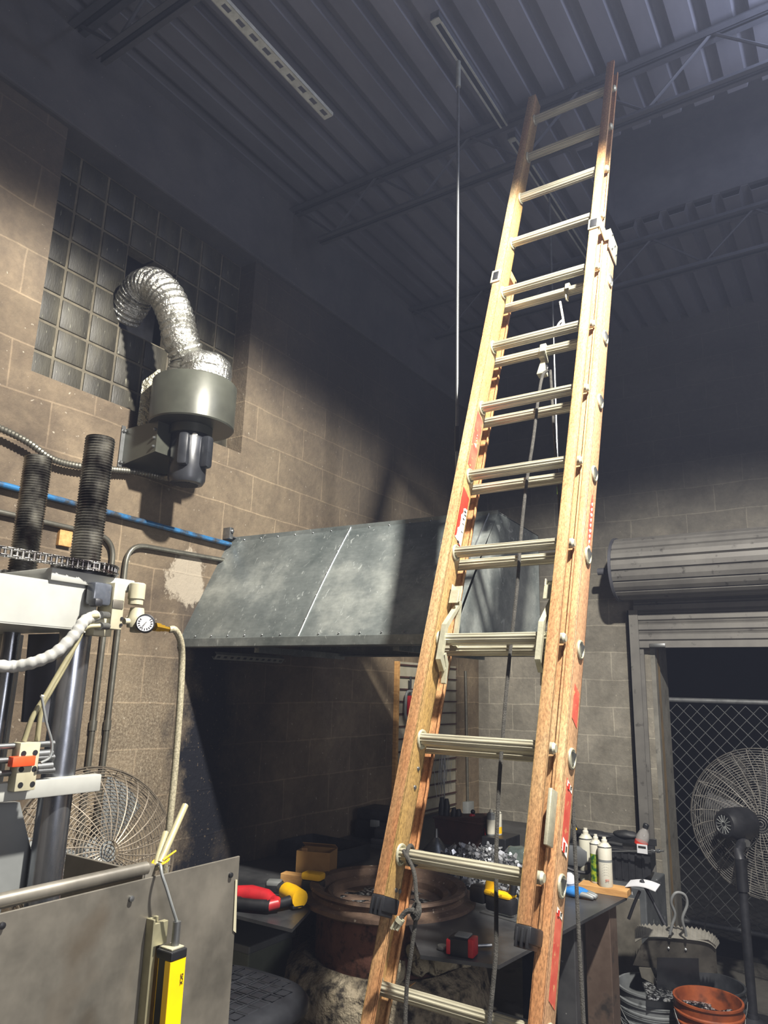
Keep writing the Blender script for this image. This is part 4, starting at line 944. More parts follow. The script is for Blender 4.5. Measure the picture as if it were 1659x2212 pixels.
for j in range(14):
    t = 2 * PI * j / 14; d = mu * math.cos(t) + mv * math.sin(t); b.cyl(mq + d * .012, mq + d * .05, .0025, n=5)
part(b, 'vent_ribs', M_GREYPL, mt)
p_top = ray(1600, 1868) * 3.98; p_top.z += H; p_bot = ray(1645, 2300) * 3.62; p_bot.z += H
pt = Vector((p_top.x, p_top.y, p_top.z)); pb_ = Vector((p_top.x, p_top.y, .02))
part(B().cyl(pt + Vector((0, 0, -.10)), pb_, .024, n=20), 'pole', M_BLACKST, fn2)
b = B().cyl(pt + Vector((0, 0, -.13)), pt + Vector((0, 0, .03)), .032, n=20); part(b, 'pole_collar', M_BLACK, fn2)
b = B().sweep([pt + Vector((0, 0, .02)), pt + Vector((-.01, .02, .06)), mc + Vector((-.09, -.10, -.08))], .026, 12); part(b, 'tilt_bracket', M_BLACKST, fn2)
part(B().lathe([(.26, 0), (.26, .02), (.08, .05), (.03, .08), (.03, .10)], (pt.x, pt.y, 0), n=40), 'base', M_BLACKST, fn2)
part(B().cyl(mc + Vector((-.1, -.1, -.09)), mc + Vector((-.06, -.14, -.09)), .02, n=14), 'tilt_knob', M_STEEL, fn2)
tag(B().sweep(smooth_path([mc + Vector((-.16, -.12, -.05)), mc + Vector((-.22, -.05, -.2)), mc + Vector((-.32, .0, -.5)), mc + Vector((-.42, .1, -.85)), mc + Vector((-.5, .2, -1.0))], 6), .004, 6).build('fan_cord', M_RUBBER), 'black cord hanging from the pedestal fan motor', 'cord')

# ------------------------------------------------------------------ roll-up door, jamb and gate
DX0 = -1.475
dr = thing('door_1', (0, 5.5, H + .35), 'x', 'x'); del dr['label']; del dr['category']; dr['kind'] = 'structure'
dc = Vector((DX0, 5.40, H + .905)); R = .225; b = B(); ns = 17; pts = []
for i in range(ns):
    a0 = 2 * PI * i / ns
    for t_, rr in ((.0, R - .020), (.10, R), (.50, R + .003), (.90, R), (1.0, R - .020)):
        t = a0 + 2 * PI / ns * t_; pts.append((DX0, 5.40 + rr * math.cos(t), H + .905 + rr * math.sin(t)))
b.prism(pts, (3.2, 0, 0)); part(b, 'door_coil', M_DOORM, dr, smooth=False)
part(B().cyl((DX0 - .02, 5.40, H + .905), (DX0 - .0, 5.40, H + .905), .235, n=28), 'coil_end_plate', M_SOOTST, dr)
b = B().cyl((DX0 - .13, 5.40, H + .90), (DX0, 5.40, H + .90), .020, n=14); b.cyl((DX0 - .16, 5.40, H + .90), (DX0 - .11, 5.40, H + .90), .026, n=14); b.box((DX0 - .07, 5.38, H + .84), (DX0 - .055, 5.60, H + .93)); b.cyl((DX0 - .06, 5.38, H + .80), (DX0 - .06, 5.38, H + .88), .006, n=6)
part(b, 'axle', M_SOOTST, dr)
b = B(); z = H + .345; prof = []
zc = z
b.box((-1.43, 5.565, z), (1.8, 5.585, z + .05), bev=.003)
z += .05
while z < H + .80:
    prof = [(5.57, z), (5.555, z + .010), (5.555, z + .045), (5.57, z + .055), (5.563, z + .065), (5.57, z + .072)]
    for (ya, za), (yc_, zc_) in zip(prof, prof[1:]): b.prism([(-1.43, ya, za), (-1.43, yc_, zc_), (-1.43, yc_ + .003, zc_), (-1.43, ya + .003, za)], (3.2, 0, 0))
    z += .072
part(b, 'door_curtain', M_DOORM, dr, smooth=False)
b = B().box((-1.475, 5.585, 0), (-1.38, 5.60, H + .62)); b.box((-1.475, 5.545, 0), (-1.40, 5.555, H + .62)); b.box((-1.475, 5.545, 0), (-1.465, 5.65, H + .62))
part(b, 'side_guide', M_DOORM, dr, smooth=False)
b = B()
for z in (.58, .0, -.50, -1.0): b.box((-1.505, 5.625, H + z - .03), (-1.465, 5.65, H + z + .03)); b.cyl((-1.49, 5.60, H + z), (-1.49, 5.65, H + z), .008, n=8)
part(b, 'guide_clip', M_SOOTST, dr, smooth=False)
part(B().box((-1.33, 5.552, H + .35), (-1.22, 5.565, H + .375), bev=.002), 'door_bolt', M_STEEL, dr)
struct(B().box((-1.365, 5.653, 0), (-1.318, 5.72, 2.62), bev=.006), 'trim_4', M_CONC, smooth=False)
struct(B().box((-1.352, 5.72, 0), (-1.325, 5.82, 2.62), bev=.003), 'trim_5', pm('weathered_wood_jamb', '8a7450', '5f5340', .85, 0, 7, c3='3d3833', s3=14, t3=(.55, .7), stretch=(3, 3, .4)), smooth=False)
struct(B().box((-1.38, 5.82, 0), (-1.335, 6.10, 2.75), bev=.004), 'trim_6', M_CONC, smooth=False)
# chain link gate
gt = thing('chain_link_gate', (0, 6.2, 0), 'chain link gate standing outside the open roll-up door', 'gate')
GYf, gz0, gz1, gx0, gx1 = 6.2, .10, H - .02, -1.40, 1.6
b = B().cyl((gx0, GYf, gz1), (gx1, GYf, gz1), .019, n=12); b.cyl((gx0, GYf, gz0), (gx1, GYf, gz0), .019, n=12); b.cyl((gx0, GYf, 0), (gx0, GYf, gz1), .019, n=12); b.cyl((gx1, GYf, 0), (gx1, GYf, gz1), .019, n=12)
part(b, 'gate_frame', M_FENCE, gt)
b = B(); pit = .098; hh = gz1 - gz0 - .03; k_ = 0; x = gx0 - hh * .95
while x < gx1:
    for s in (1, -1):
        xa, xb = (x, x + hh * .95) if s == 1 else (x + hh * .95, x); za, zb_ = gz0, gz0 + hh
        # clip to the frame
        def cl_(xa, za, xb, zb_):
            t0, t1 = 0, 1; dx = xb - xa
            for lim, sg in ((gx0, 1), (gx1, -1)):
                p = (lim - xa) / dx
                if sg * dx > 0: t0 = max(t0, p)
                else: t1 = min(t1, p)
            return t0, t1
        t0, t1 = cl_(xa, za, xb, zb_)
        if t1 > t0: b.sweep([(xa + (xb - xa) * t0, GYf + s * .002, za + hh * t0), (xa + (xb - xa) * t1, GYf + s * .002, za + hh * t1)], .0026, 5)
    x += pit
part(b, 'wire_mesh', M_FENCE, gt)

# ------------------------------------------------------------------ furnace, tables
FX, FY, TZ = -1.82, 2.86, H - .86
fu = thing('crucible_furnace', (FX, FY, 0), 'round melting furnace with rusty drum rim and sooty insulation wrap', 'furnace')
def lump(r, z, t): return r * (1 + .06 * noise.noise(Vector((math.cos(t) * 2.2, math.sin(t) * 2.2, z * 5))) + .03 * noise.noise(Vector((math.cos(t) * 8, math.sin(t) * 8, z * 18))))
part(B().lathe([(.0, 0), (.40, 0), (.43, .05), (.42, .15), (.44, .24), (.415, .25), (.435, .34), (.43, .44), (.40, .46), (.43, .50), (.41, .60), (.35, .645), (.31, .63)], (FX, FY, 0), n=80, fn=lump), 'insulation_wrap', M_WOOL, fu)
part(B().lathe([(.285, .60), (.300, .60), (.300, TZ - .02), (.292, TZ - .01), (.285, TZ - .02)], (FX, FY, 0), n=64), 'steel_drum', M_RUST, fu)
part(B().lathe([(.300, TZ - .006), (.355, TZ - .012), (.372, TZ - .002), (.370, TZ + .012), (.325, TZ + .016), (.318, TZ + .030), (.335, TZ + .045), (.330, TZ + .055), (.295, TZ + .050), (.270, TZ + .020), (.255, TZ + .030), (.235, TZ + .020), (.230, TZ - .04), (.0, TZ - .045)], (FX, FY, 0), n=80, fn=lambda r, z, t: r * (1 + .012 * noise.noise(Vector((math.cos(t) * 3, math.sin(t) * 3, z * 8))))), 'furnace_rim', M_RIM, fu)
g_ = B().lathe([(.228, TZ - .02), (.20, TZ - .008), (.14, TZ - .004), (.07, TZ - .010), (0, TZ - .004)], (FX, FY, 0), n=60)
for v in g_.bm.verts: v.co.z += .014 * noise.noise(v.co * 22)
part(g_, 'metal_dross', M_SLAG, fu)
b = B()
random.seed(3)
for i in range(40):
    t = random.uniform(-.9, .75); r = random.uniform(.30, .345); z = random.uniform(.62, TZ - .05)
    b.ball((FX + r * math.cos(t - .1), FY + r * math.sin(t - .1), z), random.uniform(.02, .05), 2)
for v in b.bm.verts: v.co += Vector((noise.noise(v.co * 40), noise.noise(v.co * 40 + Vector((5, 0, 0))), noise.noise(v.co * 40 + Vector((9, 0, 0))))) * .012
part(b, 'torn_insulation', pm('pale_torn_wool', 'a39b86', '847b66', .95, 0, 12, c3='2b251d', s3=30, t3=(.55, .68), bmp=1.0, bscale=40, bdist=.015), fu)
# work table
tb = thing('work_table', (-1.8, 3.1, 0), 'black steel plate work table cut out round the furnace', 'table')
poly = [(-2.72, 2.27), (-1.87, 2.29), (-1.96, 2.50)]
cut_ = [(FX + .318 * math.cos(t), FY + .318 * math.sin(t)) for t in [math.radians(a) for a in range(232, -46, -12)]]
poly += cut_ + [(-1.362, 2.349), (-1.112, 2.427), (-1.005, 3.534), (-1.02, 3.60), (-2.72, 3.62)]
part(B().prism([(x, y, TZ - .012) for x, y in poly], (0, 0, .012)), 'tabletop', M_TABLE, tb, smooth=False)
M_LEG = pm('brown_scorched_leg', '4a3d35', '5f5148', .6, .2, 6, c3='2a2624', s3=12, t3=(.55, .7))
for x, y in ((-1.10, 3.44), (-2.65, 2.35), (-2.65, 3.5)): part(B().box((x - .05, y - .05, 0), (x + .06, y + .05, TZ - .013), bev=.003), 'leg', M_LEG, tb, smooth=False)
part(B().box((-1.16, 3.06, 0), (-1.08, 3.16, TZ - .013), bev=.003), 'leg', M_TABLE, tb, smooth=False)
part(B().box((-1.13, 3.16, .28), (-1.10, 3.39, .34), bev=.002), 'cross_brace', M_SHEET, tb, smooth=False)
t2_ = thing('back_bench', (-2.0, 4.4, 0), 'dark bench in the corner behind the work table', 'bench')
part(B().box((-2.73, 3.64, TZ - .03), (-1.48, 5.0, TZ)).box((-1.48, 3.64, TZ - .03), (-1.20, 3.92, TZ)), 'benchtop', M_TABLE, t2_, smooth=False)
for x, y in ((-1.55, 3.75), (-1.55, 4.9), (-2.65, 3.75), (-2.65, 4.9)): part(B().box((x - .03, y - .03, 0), (x + .03, y + .03, TZ - .03)), 'leg', M_BLACKST, t2_, smooth=False)
# grey cabinet behind the table corner
cb = thing('steel_cabinet', (-1.24, 4.15, 0), 'scuffed grey steel cabinet behind the right end of the work table', 'cabinet')
part(B().box((-1.44, 3.95, 0), (-1.03, 4.35, TZ - .05), bev=.006), 'body', pm('scuffed_grey_enamel', '3f4245', '575a5d', .45, .3, 5, c3='a3a5a6', s3=22, t3=(.66, .72)), cb, smooth=False)
part(B().box((-1.41, 3.94, .08), (-1.06, 3.949, TZ - .10), bev=.002), 'door', M_SHEET, cb, smooth=False)
# cabinet doors under left table, pale
o = B().box((-2.3, 2.75, .10), (-1.95 - .05, 2.78, .74), bev=.003)
lw = thing('storage_box', (-2.42, 2.62, 0), 'pale green metal box under the left end of the work table', 'box')
part(B().box((-2.62, 2.52, 0), (-2.28, 2.80, .62), bev=.006), 'body', pm('pale_green_box', '6f7566', '5e6457', .6, 0, 6), lw, smooth=False); o.bm.free()
part(B().box((-2.63, 2.51, .62), (-2.27, 2.81, .65), bev=.006), 'lid', M_GREYPL, lw, smooth=False)

# ------------------------------------------------------------------ small tools
def place(px, py, z=TZ): return at(px, py, Z=z)
def tool(name, p, label, cat, rz=0, group=None): return thing(name, p, label, cat, group, (0, 0, rz))
def loc(t): return WM[t.name_full]
def tp(b, name, mat, t, **k): b.bm.transform(loc(t)); return part(b, name, mat, t, **k)
# red cordless tool on the left plate (lying, battery forward)
p = place(545, 1966)
t = tool('cordless_impact_wrench', p, 'red and black cordless tool lying at the left end of the table', 'power tool', math.radians(20))
tp(B().sweep([(-.10, .03, .045), (-.02, .03, .050), (.05, .02, .045), (.085, .0, .04)], [.028, .032, .030, .022], 14), 'motor_housing', M_RED, t)
tp(B().box((-.13, -.055, .0), (-.045, .01, .045), bev=.008), 'battery', M_BLACK, t)
tp(B().sweep([(-.06, -.03, .028), (.02, -.035, .03), (.085, -.03, .03)], [.022, .020, .022], 12), 'handle', M_BLACK, t)
tp(B().sweep([(.075, -.03, .03), (.105, -.015, .035), (.095, .01, .04)], [.022, .020, .018], 12), 'handle_end', M_RED, t)
tp(B().box((-.120, -.0565, .012), (-.085, -.0548, .034), bev=.0005), 'battery_label', M_REDLB2, t)
p = place(592, 1926)
t = tool('spare_battery', p, 'small dark tool battery behind the red cordless tool', 'battery', .5); tp(B().box((-.035, -.03, 0), (.035, .03, .04), bev=.006), 'case', M_BLACK, t); tp(B().box((-.03, -.031, .028), (.03, .025, .046), bev=.004), 'terminal_block', M_GREYPL, t)
p = place(640, 1962)
t = tool('cordless_drill', p, 'yellow and black cordless drill lying next to the furnace rim', 'power tool', math.radians(-25))
tp(B().sweep([(-.10, 0, .04), (-.04, 0, .042), (.03, 0, .042)], [.034, .036, .034], 16), 'motor_housing', M_YEL, t)
tp(B().lathe([(.030, 0), (.026, .03), (.024, .05), (.012, .062), (.0, .062)], (-.10, 0, .04), (-1, 0, 0), 18), 'chuck', M_STEEL, t)
tp(B().sweep([(.0, -.01, .035), (.01, -.07, .03), (.015, -.12, .03)], [.020, .018, .020], 12), 'grip', M_BLACK, t)
tp(B().box((-.02, -.03, .006), (.03, .02, .02), bev=.004), 'trim_shell', M_BLACK, t)
p = place(676, 1930)
t = tool('tool_battery_charger', p, 'yellow and black tool block standing against the small cardboard box', 'power tool', .2)
tp(B().box((-.045, -.03, .0), (.045, .03, .055), bev=.008), 'base_shell', M_BLACK, t); tp(B().box((-.047, -.032, .055), (.045, .03, .085), bev=.010), 'upper_shell', M_YEL, t)
p = place(690, 1925) + Vector((-.13, .14, 0)); p.z = TZ
t = tool('cardboard_box', p, 'small open cardboard box behind the yellow tool', 'box', .35)
b = B().box((-.08, -.06, 0), (.08, -.056, .13)); b.box((-.08, .056, 0), (.08, .06, .13)); b.box((-.08, -.056, 0), (-.076, .056, .13)); b.box((.076, -.056, 0), (.08, .056, .13)); b.box((-.076, -.056, 0), (.076, .056, .004)); b.prism([(-.08, .058, .13), (.08, .058, .13), (.08, .02, .15), (-.08, .02, .15)], (0, .001, .002)); tp(b, 'carton', M_CARD, t, smooth=False)
p = place(622, 1915); p.z = TZ
for q, sz, rz, lb in (((618, 1918), (.11, .05, .05), .2, 'short pine offcut lying flat by the wall'), ((640, 1900), (.03, .04, .13), .6, 'pine offcut standing on end by the wall')):
    p = place(*q); o = B().cbox((p.x, p.y + .05, TZ + sz[2] / 2), sz, RZ(rz), bev=.002).build('wood_offcut', M_WOOD, smooth=False); tag(o, lb, 'wood')
# dark clutter on the back left
M_DK = pm('sooty_clutter', '25262a', '3a3b40', .5, .4, 14)
p = at(870, 1850, Y=3.9)
t = tool('black_tool_case', Vector((-2.55, 3.95, TZ)), 'black hinged tool case in the shade at the left end of the bench', 'case', .1)
tp(B().box((-.14, -.12, 0), (.14, .12, .10), bev=.01), 'body', M_BLACK, t); tp(B().box((-.14, -.10, .10), (.14, .12, .16), bev=.01), 'lid', M_DK, t); tp(B().box((-.03, -.135, .07), (.03, -.12, .11), bev=.004), 'latch', M_GREYPL, t)
p = Vector((-2.5, 3.3, TZ))
t = tool('steel_tray', p, 'dark shallow steel tray on the table behind the furnace', 'tray', -.05)
b = B().box((-.20, -.13, 0), (.20, .13, .004)); b.box((-.20, -.13, .004), (-.196, .13, .07)); b.box((.196, -.13, .004), (.20, .13, .07)); b.box((-.196, -.13, .004), (.196, -.126, .07)); b.box((-.196, .126, .004), (.196, .13, .07)); tp(b, 'pan', M_DK, t, smooth=False)
random.seed(11)
for i in range(7):
    x, y = -2.66 + i * .055, 3.3 + random.uniform(-.08, .08)
    o = B().cbox((x, y, TZ + .02 + .004), (random.uniform(.03, .08), .03, .03), RZ(random.uniform(0, 3)), bev=.004).build('steel_offcut', M_DK, smooth=False); tag(o, 'dark steel offcut in the shallow tray, ' + ['leftmost', 'second from the left', 'third from the left', 'in the middle', 'third from the right', 'second from the right', 'rightmost'][i] + ' of seven', 'scrap', 'offcuts in the steel tray')
# aluminium shavings
random.seed(5); b = B()
for i in range(1500):
    a = random.uniform(0, 2 * PI); r = random.uniform(0, 1) ** .6; x = -1.62 + .34 * r * math.cos(a); y = 3.34 + .18 * r * math.sin(a); z = TZ + .012 + .16 * (1 - r ** 2) * random.uniform(.0, 1)
    c = Vector((x, y, z)); u = Vector((random.uniform(-1, 1), random.uniform(-1, 1), random.uniform(-1, 1))).normalized(); v = u.orthogonal(); s = random.uniform(.006, .020)
    vs = [b.bm.verts.new(c + u * s * k1 + v * s * .6 * k2 + u.cross(v) * s * .35 * (k1 * k1)) for k1, k2 in ((-1, -.4), (0, -.7), (1, -.3), (1, .4), (0, .7), (-1, .3))]
    b.face([vs[0], vs[1], vs[4], vs[5]]); b.face([vs[1], vs[2], vs[3], vs[4]])
for v in b.bm.verts: v.co.z = max(v.co.z, TZ + .001)
o = b.build('aluminium_shavings', M_CHIP, smooth=False); tag(o, 'heap of shiny crumpled aluminium shavings on the table behind the furnace', 'shavings', kind='stuff')
# jigsaw
p = place(1092, 1980) + Vector((-.02, 0, 0)); t = tool('cordless_jigsaw', p, 'yellow cordless jigsaw standing on the table beside the ladder', 'power tool', math.radians(-10))
tp(B().box((-.08, -.035, 0), (.09, .035, .006), bev=.002), 'shoe', M_STEEL, t)
tp(B().box((-.06, -.028, .012), (.07, .028, .075), bev=.014), 'gear_housing', M_BLACK, t)
tp(B().sweep([(-.055, 0, .07), (-.045, 0, .125), (-.01, 0, .155), (.04, 0, .150)], [.022, .02, .02, .018], 12), 'handle', M_YEL, t)
tp(B().box((-.065, -.03, .068), (.06, .03, .090), bev=.01), 'yellow_shell', M_YEL, t)
tp(B().box((-.135, -.032, .03), (-.062, .032, .095), bev=.012), 'battery', M_BLACK, t)
tp(B().sweep([(.055, 0, .09), (.062, 0, .12), (.05, 0, .148)], [.016, .016, .016], 10), 'front_post', M_BLACK, t)
text_part('DEWALT', .013, WM[t.name_full] @ Vector((.0, -.0305, .079)), WM[t.name_full].to_3x3() @ frame3((1, 0, 0), (0, 0, 1), (0, -1, 0)), M_INK, t, 'lettering')
# front plate tools: red tape, wrench, gold leaf
p = place(1000, 2062); t = tool('red_battery_pack', p, 'black tool battery with red corners on the front of the table', 'battery', .15)
tp(B().box((-.045, -.035, 0), (.045, .035, .055), bev=.008), 'case', M_BLACK, t)
tp(B().box((-.048, -.037, .004), (-.032, .02, .050), bev=.004), 'red_corner', M_RED, t); tp(B().box((.028, -.037, .004), (.048, .02, .060), bev=.004), 'red_corner', M_RED, t)
tp(B().box((-.025, -.02, .055), (.025, .03, .062), bev=.003), 'terminal_block', M_GREYPL, t)
a_, c_ = place(955, 2052), place(1062, 2050); b = B().cyl(a_ + Vector((0, 0, .008)), c_ + Vector((0, 0, .012)), .006, n=10); b.lathe([(.016, -.006), (.018, 0), (.016, .006)], a_ + Vector((0, 0, .009)), (0, 0, 1), 18)
o = b.build('ratchet_wrench', M_STEEL); tag(o, 'chrome ratchet wrench lying behind the battery with red corners', 'wrench')
a_ = Vector((-1.50, 2.44, .655)); o = B().prism([a_ + Vector(v) for v in ((-.05, 0, .0), (0, -.03, .008), (.05, .03, .05), (.0, .02, .022))], (0, .002, .002)).build('cardboard_scrap', M_WOOD, smooth=False); tag(o, 'torn tan cardboard scrap on the furnace wrap', 'scrap')
# right end of the table
bp = place(1313, 1924); t = tool('pine_board', Vector((-1.10, 3.555, TZ)), 'pine board lying along the back edge of the table', 'board', math.radians(3))
tp(B().box((-.115, -.045, 0), (.10, .045, .028), bev=.002), 'plank', M_WOOD, t, smooth=False)
def spray(x, y, z, h, r, body, label, cap_mat=M_WTIN, band=None, nz=True):
    t = thing('spray_can', (x, y, z), label, 'can', None)
    part(B().lathe([(0, 0), (r * .95, 0), (r, .004), (r, h * .80), (r * .98, h * .81), (r * .62, h * .87), (r * .6, h * .88)], (x, y, z), n=28), 'can_body', body, t)
    part(B().lathe([(r * 1.02, h * .795), (r * 1.02, h * .812), (r * .98, h * .815)], (x, y, z), n=28), 'rim', M_STEEL, t)
    part(B().lathe([(r * .42, h * .87), (r * .42, h * .94), (r * .3, h * .955), (r * .28, h), (0, h)], (x, y, z), n=18), 'nozzle', cap_mat, t)
    if band: part(B().lathe([(r * 1.004, h * band[0]), (r * 1.006, h * band[0]), (r * 1.006, h * band[1]), (r * 1.004, h * band[1])], (x, y, z), n=28), 'label_band', band[2], t)
    return t
zc = TZ + .028
t = spray(-1.098, 3.545, zc, .205, .031, M_WTIN, 'white spray can with printed label on the pine board, nearest the ladder side edge', band=(.50, .55, M_GREYPL))
text_part('3M', .014, (-1.082, 3.5135, zc + .03), frame3((.93, .35, 0), (0, 0, 1), (.35, -.93, 0)), M_REDLB2, t, 'lettering'); 
for i in range(5): text_part('- ---- --- --', .007, (-1.086, 3.5135, zc + .055 + i * .011), frame3((.93, .35, 0), (0, 0, 1), (.35, -.93, 0)), M_GREYPL, t, 'lettering')
spray(-1.150, 3.585, zc, .205, .028, M_WTIN, 'white spray can with green and yellow label on the pine board', band=(.04, .60, M_GREEN))
spray(-1.235, 3.70, TZ, .235, .033, pm('pale_can', 'b5b4a6', 'a2a194', .4), 'pale can with a white cap behind the other spray cans')
# grey moulded case
t = tool('grey_tool_case', Vector((-1.33, 3.74, TZ)), 'grey moulded power tool case leaning behind the spray cans', 'case', .1)
tp(B().box((-.14, -.06, 0), (.10, .06, .13), bev=.025), 'shell', M_GREY, t); tp(B().box((-.02, -.085, .06), (.11, -.05, .155), bev=.02), 'upper_shell', M_GREY, t)
tp(B().sweep(smooth_path([(-.03, -.09, .13), (.0, -.095, .06), (.10, -.09, .045), (.11, -.085, .09)], 6), .008, 8), 'handle', M_BLACK, t)
# black bin
t = tool('black_storage_bin', Vector((-1.24, 4.14, TZ - .05)), 'black ribbed plastic bin on the cabinet next to the doorway', 'bin', math.radians(8))
b = B().prism([(-.20, -.12, .0), (.13, -.12, .0), (.20, -.12, .05), (.20, -.12, .14), (-.20, -.12, .14)], (0, .24, 0)); tp(b, 'tub', M_BLACK, t, smooth=False)
b = B()
for i in range(11): b.box((-.17 + i * .033, -.126, .012), (-.160 + i * .033, -.119, .135))
tp(b, 'ribs', M_BLACK, t, smooth=False)
b = B().box((-.21, -.13, .14), (.21, -.118, .152), bev=.002); b.box((-.21, .118, .14), (.21, .13, .175), bev=.002); b.prism([(-.21, -.13, .14), (-.21, .13, .14), (-.21, .13, .19), (-.21, -.13, .152)], (.01, 0, 0)); tp(b, 'rim', M_BLACK, t, smooth=False)
for k_, (x, y, z, s, lb) in enumerate(((-1.34, 4.14, .135, (.10, .05, .02), 'black tool handle lying across the black bin'), (-1.17, 4.16, .15, (.07, .04, .022), 'black bundled strap on top of the black bin'))):
    o = B().ball((x, y, TZ + z), 1, 3, s)
    for v in o.bm.verts: v.co += Vector((0, 0, .006)) * noise.noise(v.co * 40)
    tag(o.build('black_strap', M_RUBBER), lb, 'strap')
# bottle and steel bar with tag
t = tool('soda_bottle', Vector((-1.09, 4.12, TZ + .11)), 'clear plastic bottle with black cap lying tilted on the black bin', 'bottle')
ax_ = Vector((.25, .0, .75)).normalized(); o_ = WM[t.name_full].translation
bt_m = pm('clear_bottle', '9a9a98', None, .08, trans=.0); bt_m.node_tree.nodes['Principled BSDF'].inputs['Alpha'].default_value = .45
part(B().lathe([(0, 0), (.028, .002), (.032, .01), (.032, .05), (.024, .075), (.012, .092), (.012, .098)], o_, ax_, 24), 'bottle_body', bt_m, t)
part(B().lathe([(.0145, .096), (.0145, .114), (.012, .117), (0, .117)], o_, ax_, 18), 'cap', M_BLACK, t)
part(B().lathe([(.0325, .008), (.0328, .008), (.0328, .025), (.0325, .025)], o_, ax_, 24), 'bottle_label', M_REDLB2, t)
a_, c_ = at(1225, 1841, Y=4.0), at(1434, 1838, Y=3.98)
t = thing('steel_bar', (a_ + c_) / 2, 'thin bright steel bar with a paper tag lying across the bin', 'bar')
part(B().cyl(a_, c_, .0045, n=10), 'bar', M_STEEL, t); 
b = B(); d = (c_ - a_).normalized()
for q in (.88, .93): b.cyl(a_ + (c_ - a_) * q, a_ + (c_ - a_) * (q + .03), .010, n=6)
part(b, 'hex_nut', M_CHROME, t)
m_ = a_ + (c_ - a_) * .80; part(B().box(m_ + Vector((-.028, -.008, -.010)), m_ + Vector((.022, -.006, .032))), 'paper_tag', M_PAPER, t, smooth=False)
o = B().box(m_ + Vector((-.022, -.0095, .014)), m_ + Vector((.015, -.0082, .024))); part(o, 'tag_print', M_INK, t, smooth=False)
# glove, paper, pliers
t = tool('blue_glove', place(1245, 1938) , 'blue and grey work glove on the table beside the ladder rail', 'glove', .2)
b = B().ball((0, 0, .022), 1, 3, (.055, .035, .022)); 
tp(b, 'palm', M_GLOVE, t)
b = B()
for i, (dx, dy) in enumerate(((.05, .025), (.06, .008), (.058, -.01), (.048, -.026))): b.sweep([(.02, dy * .8, .02), (dx, dy, .018), (dx + .022, dy * 1.1, .013)], [.012, .011, .009], 10); b.ball((dx + .022, dy * 1.1, .013), .009, 2)
tp(b, 'fingertips', M_GREYPL, t)
tp(B().lathe([(.030, 0), (.026, .02), (.030, .03), (.022, .05), (.014, .06), (0, .06)], (-.03, .03, .03), (0, -.3, 1), 20), 'cuff', M_PAPER, t)
p0_, p1_ = at(1343, 1915, Y=3.56), at(1398, 1912, Y=3.62)
b = B().grid(lambda u, v: Vector((-1.02 + u * .13, 3.57 + v * .09, TZ + .034 + .012 * math.sin(u * 3) + .01 * v)), 10, 3); r2 = bmesh.ops.extrude_face_region(b.bm, geom=b.bm.faces[:])
for e in r2['geom']:
    if isinstance(e, bmesh.types.BMVert): e.co.z -= .003
tag(b.build('folded_paper', M_PAPER), 'folded white paper lying by the spray cans', 'paper')
def stick(name, pts, r, mat, lab_, cat):
    tag(B().sweep(pts, r, 10).build(name, mat), lab_, cat)
stick('bar_clamp', [at(1385, 1900, Y=3.62), at(1412, 1950, Y=3.62), at(1436, 1997, Y=3.62)], [.009, .006, .010], M_BLACKST, 'black clamp arm hanging off the table end to the right', 'clamp')
stick('pliers', smooth_path([at(1382, 1925, Y=3.60), at(1370, 1952, Y=3.60), at(1358, 1985, Y=3.60)], 5), .007, M_BLACK, 'black handled pliers hanging off the table end below the paper', 'pliers')
# crate, cans, gloves at back
cr = thing('wooden_crate', (-2.24, 4.12, TZ), 'dark red brown crate on the corner bench', 'crate')
p0_, p1_ = at(938, 1768, Y=4.0), at(1040, 1766, Y=4.0)
b = B().prism([(p0_.x, 4.0, p0_.z), (p1_.x, 4.0, p1_.z), (p1_.x - .015, 4.0, TZ), (p0_.x + .02, 4.0, TZ)], (0, .22, 0)); part(b, 'crate_body', M_DARKWD, cr, smooth=False)
part(B().box((p0_.x - .006, 3.99, p0_.z), (p1_.x + .006, 4.225, p0_.z + .010), bev=.002), 'crate_rim', M_DARKWD, cr)
for i, (px, hh_, rr) in enumerate(((954, .11, .020), (964, .105, .018), (980, .06, .018), (990, .055, .018))):
    p = at(px, 1768, Y=4.08); o = B().sweep([(p.x, p.y, p0_.z + .012), (p.x + .004, p.y, p0_.z + hh_ * .6), (p.x + .002, p.y, p0_.z + hh_)], [rr, rr * 1.05, rr * .6], 12).build('rubber_grip', M_RUBBER); tag(o, ['leftmost and tallest of the black grips standing on the dark crate', 'second black grip from the left on the dark crate, also tall', 'third black grip from the left on the dark crate, short', 'rightmost and shortest of the black grips on the dark crate'][i], 'grip', 'black grips standing on the crate')
p = at(1020, 1765, Y=4.08); t = thing('red_valve_plug', (p.x, p.y, p0_.z + .01), 'red plug with black knob at the right end of the crate', 'plug')
part(B().ball((p.x, p.y, p0_.z + .025), .018, 2), 'plug', M_RED, t); part(B().ball((p.x + .005, p.y, p0_.z + .05), .014, 2), 'knob', M_BLACK, t)
tag(B().sweep(smooth_path([(p.x + .02, p.y, p0_.z + .02), at(1046, 1790, Y=4.05), at(1050, 1822, Y=4.0)], 6), .004, 6).build('thin_cord', M_RED), 'thin red cord falling from the plug beside the crate', 'cord')
p0_, p1_ = at(1040, 1806, Y=3.95), at(1092, 1806, Y=3.95)
o = B().box((p0_.x, 3.95, TZ), (p1_.x, 4.15, p0_.z), bev=.004).build('black_box', M_BLACK, smooth=False); tag(o, 'small black box on the bench with two spray cans on it', 'box')
zt_ = p0_.z
p = at(1061, 1806, Y=4.02); spray(p.x, p.y, zt_, .135, .024, M_GREYPL, 'grey and white spray can standing on the small black box, the left one', band=(.05, .6, M_WTIN))
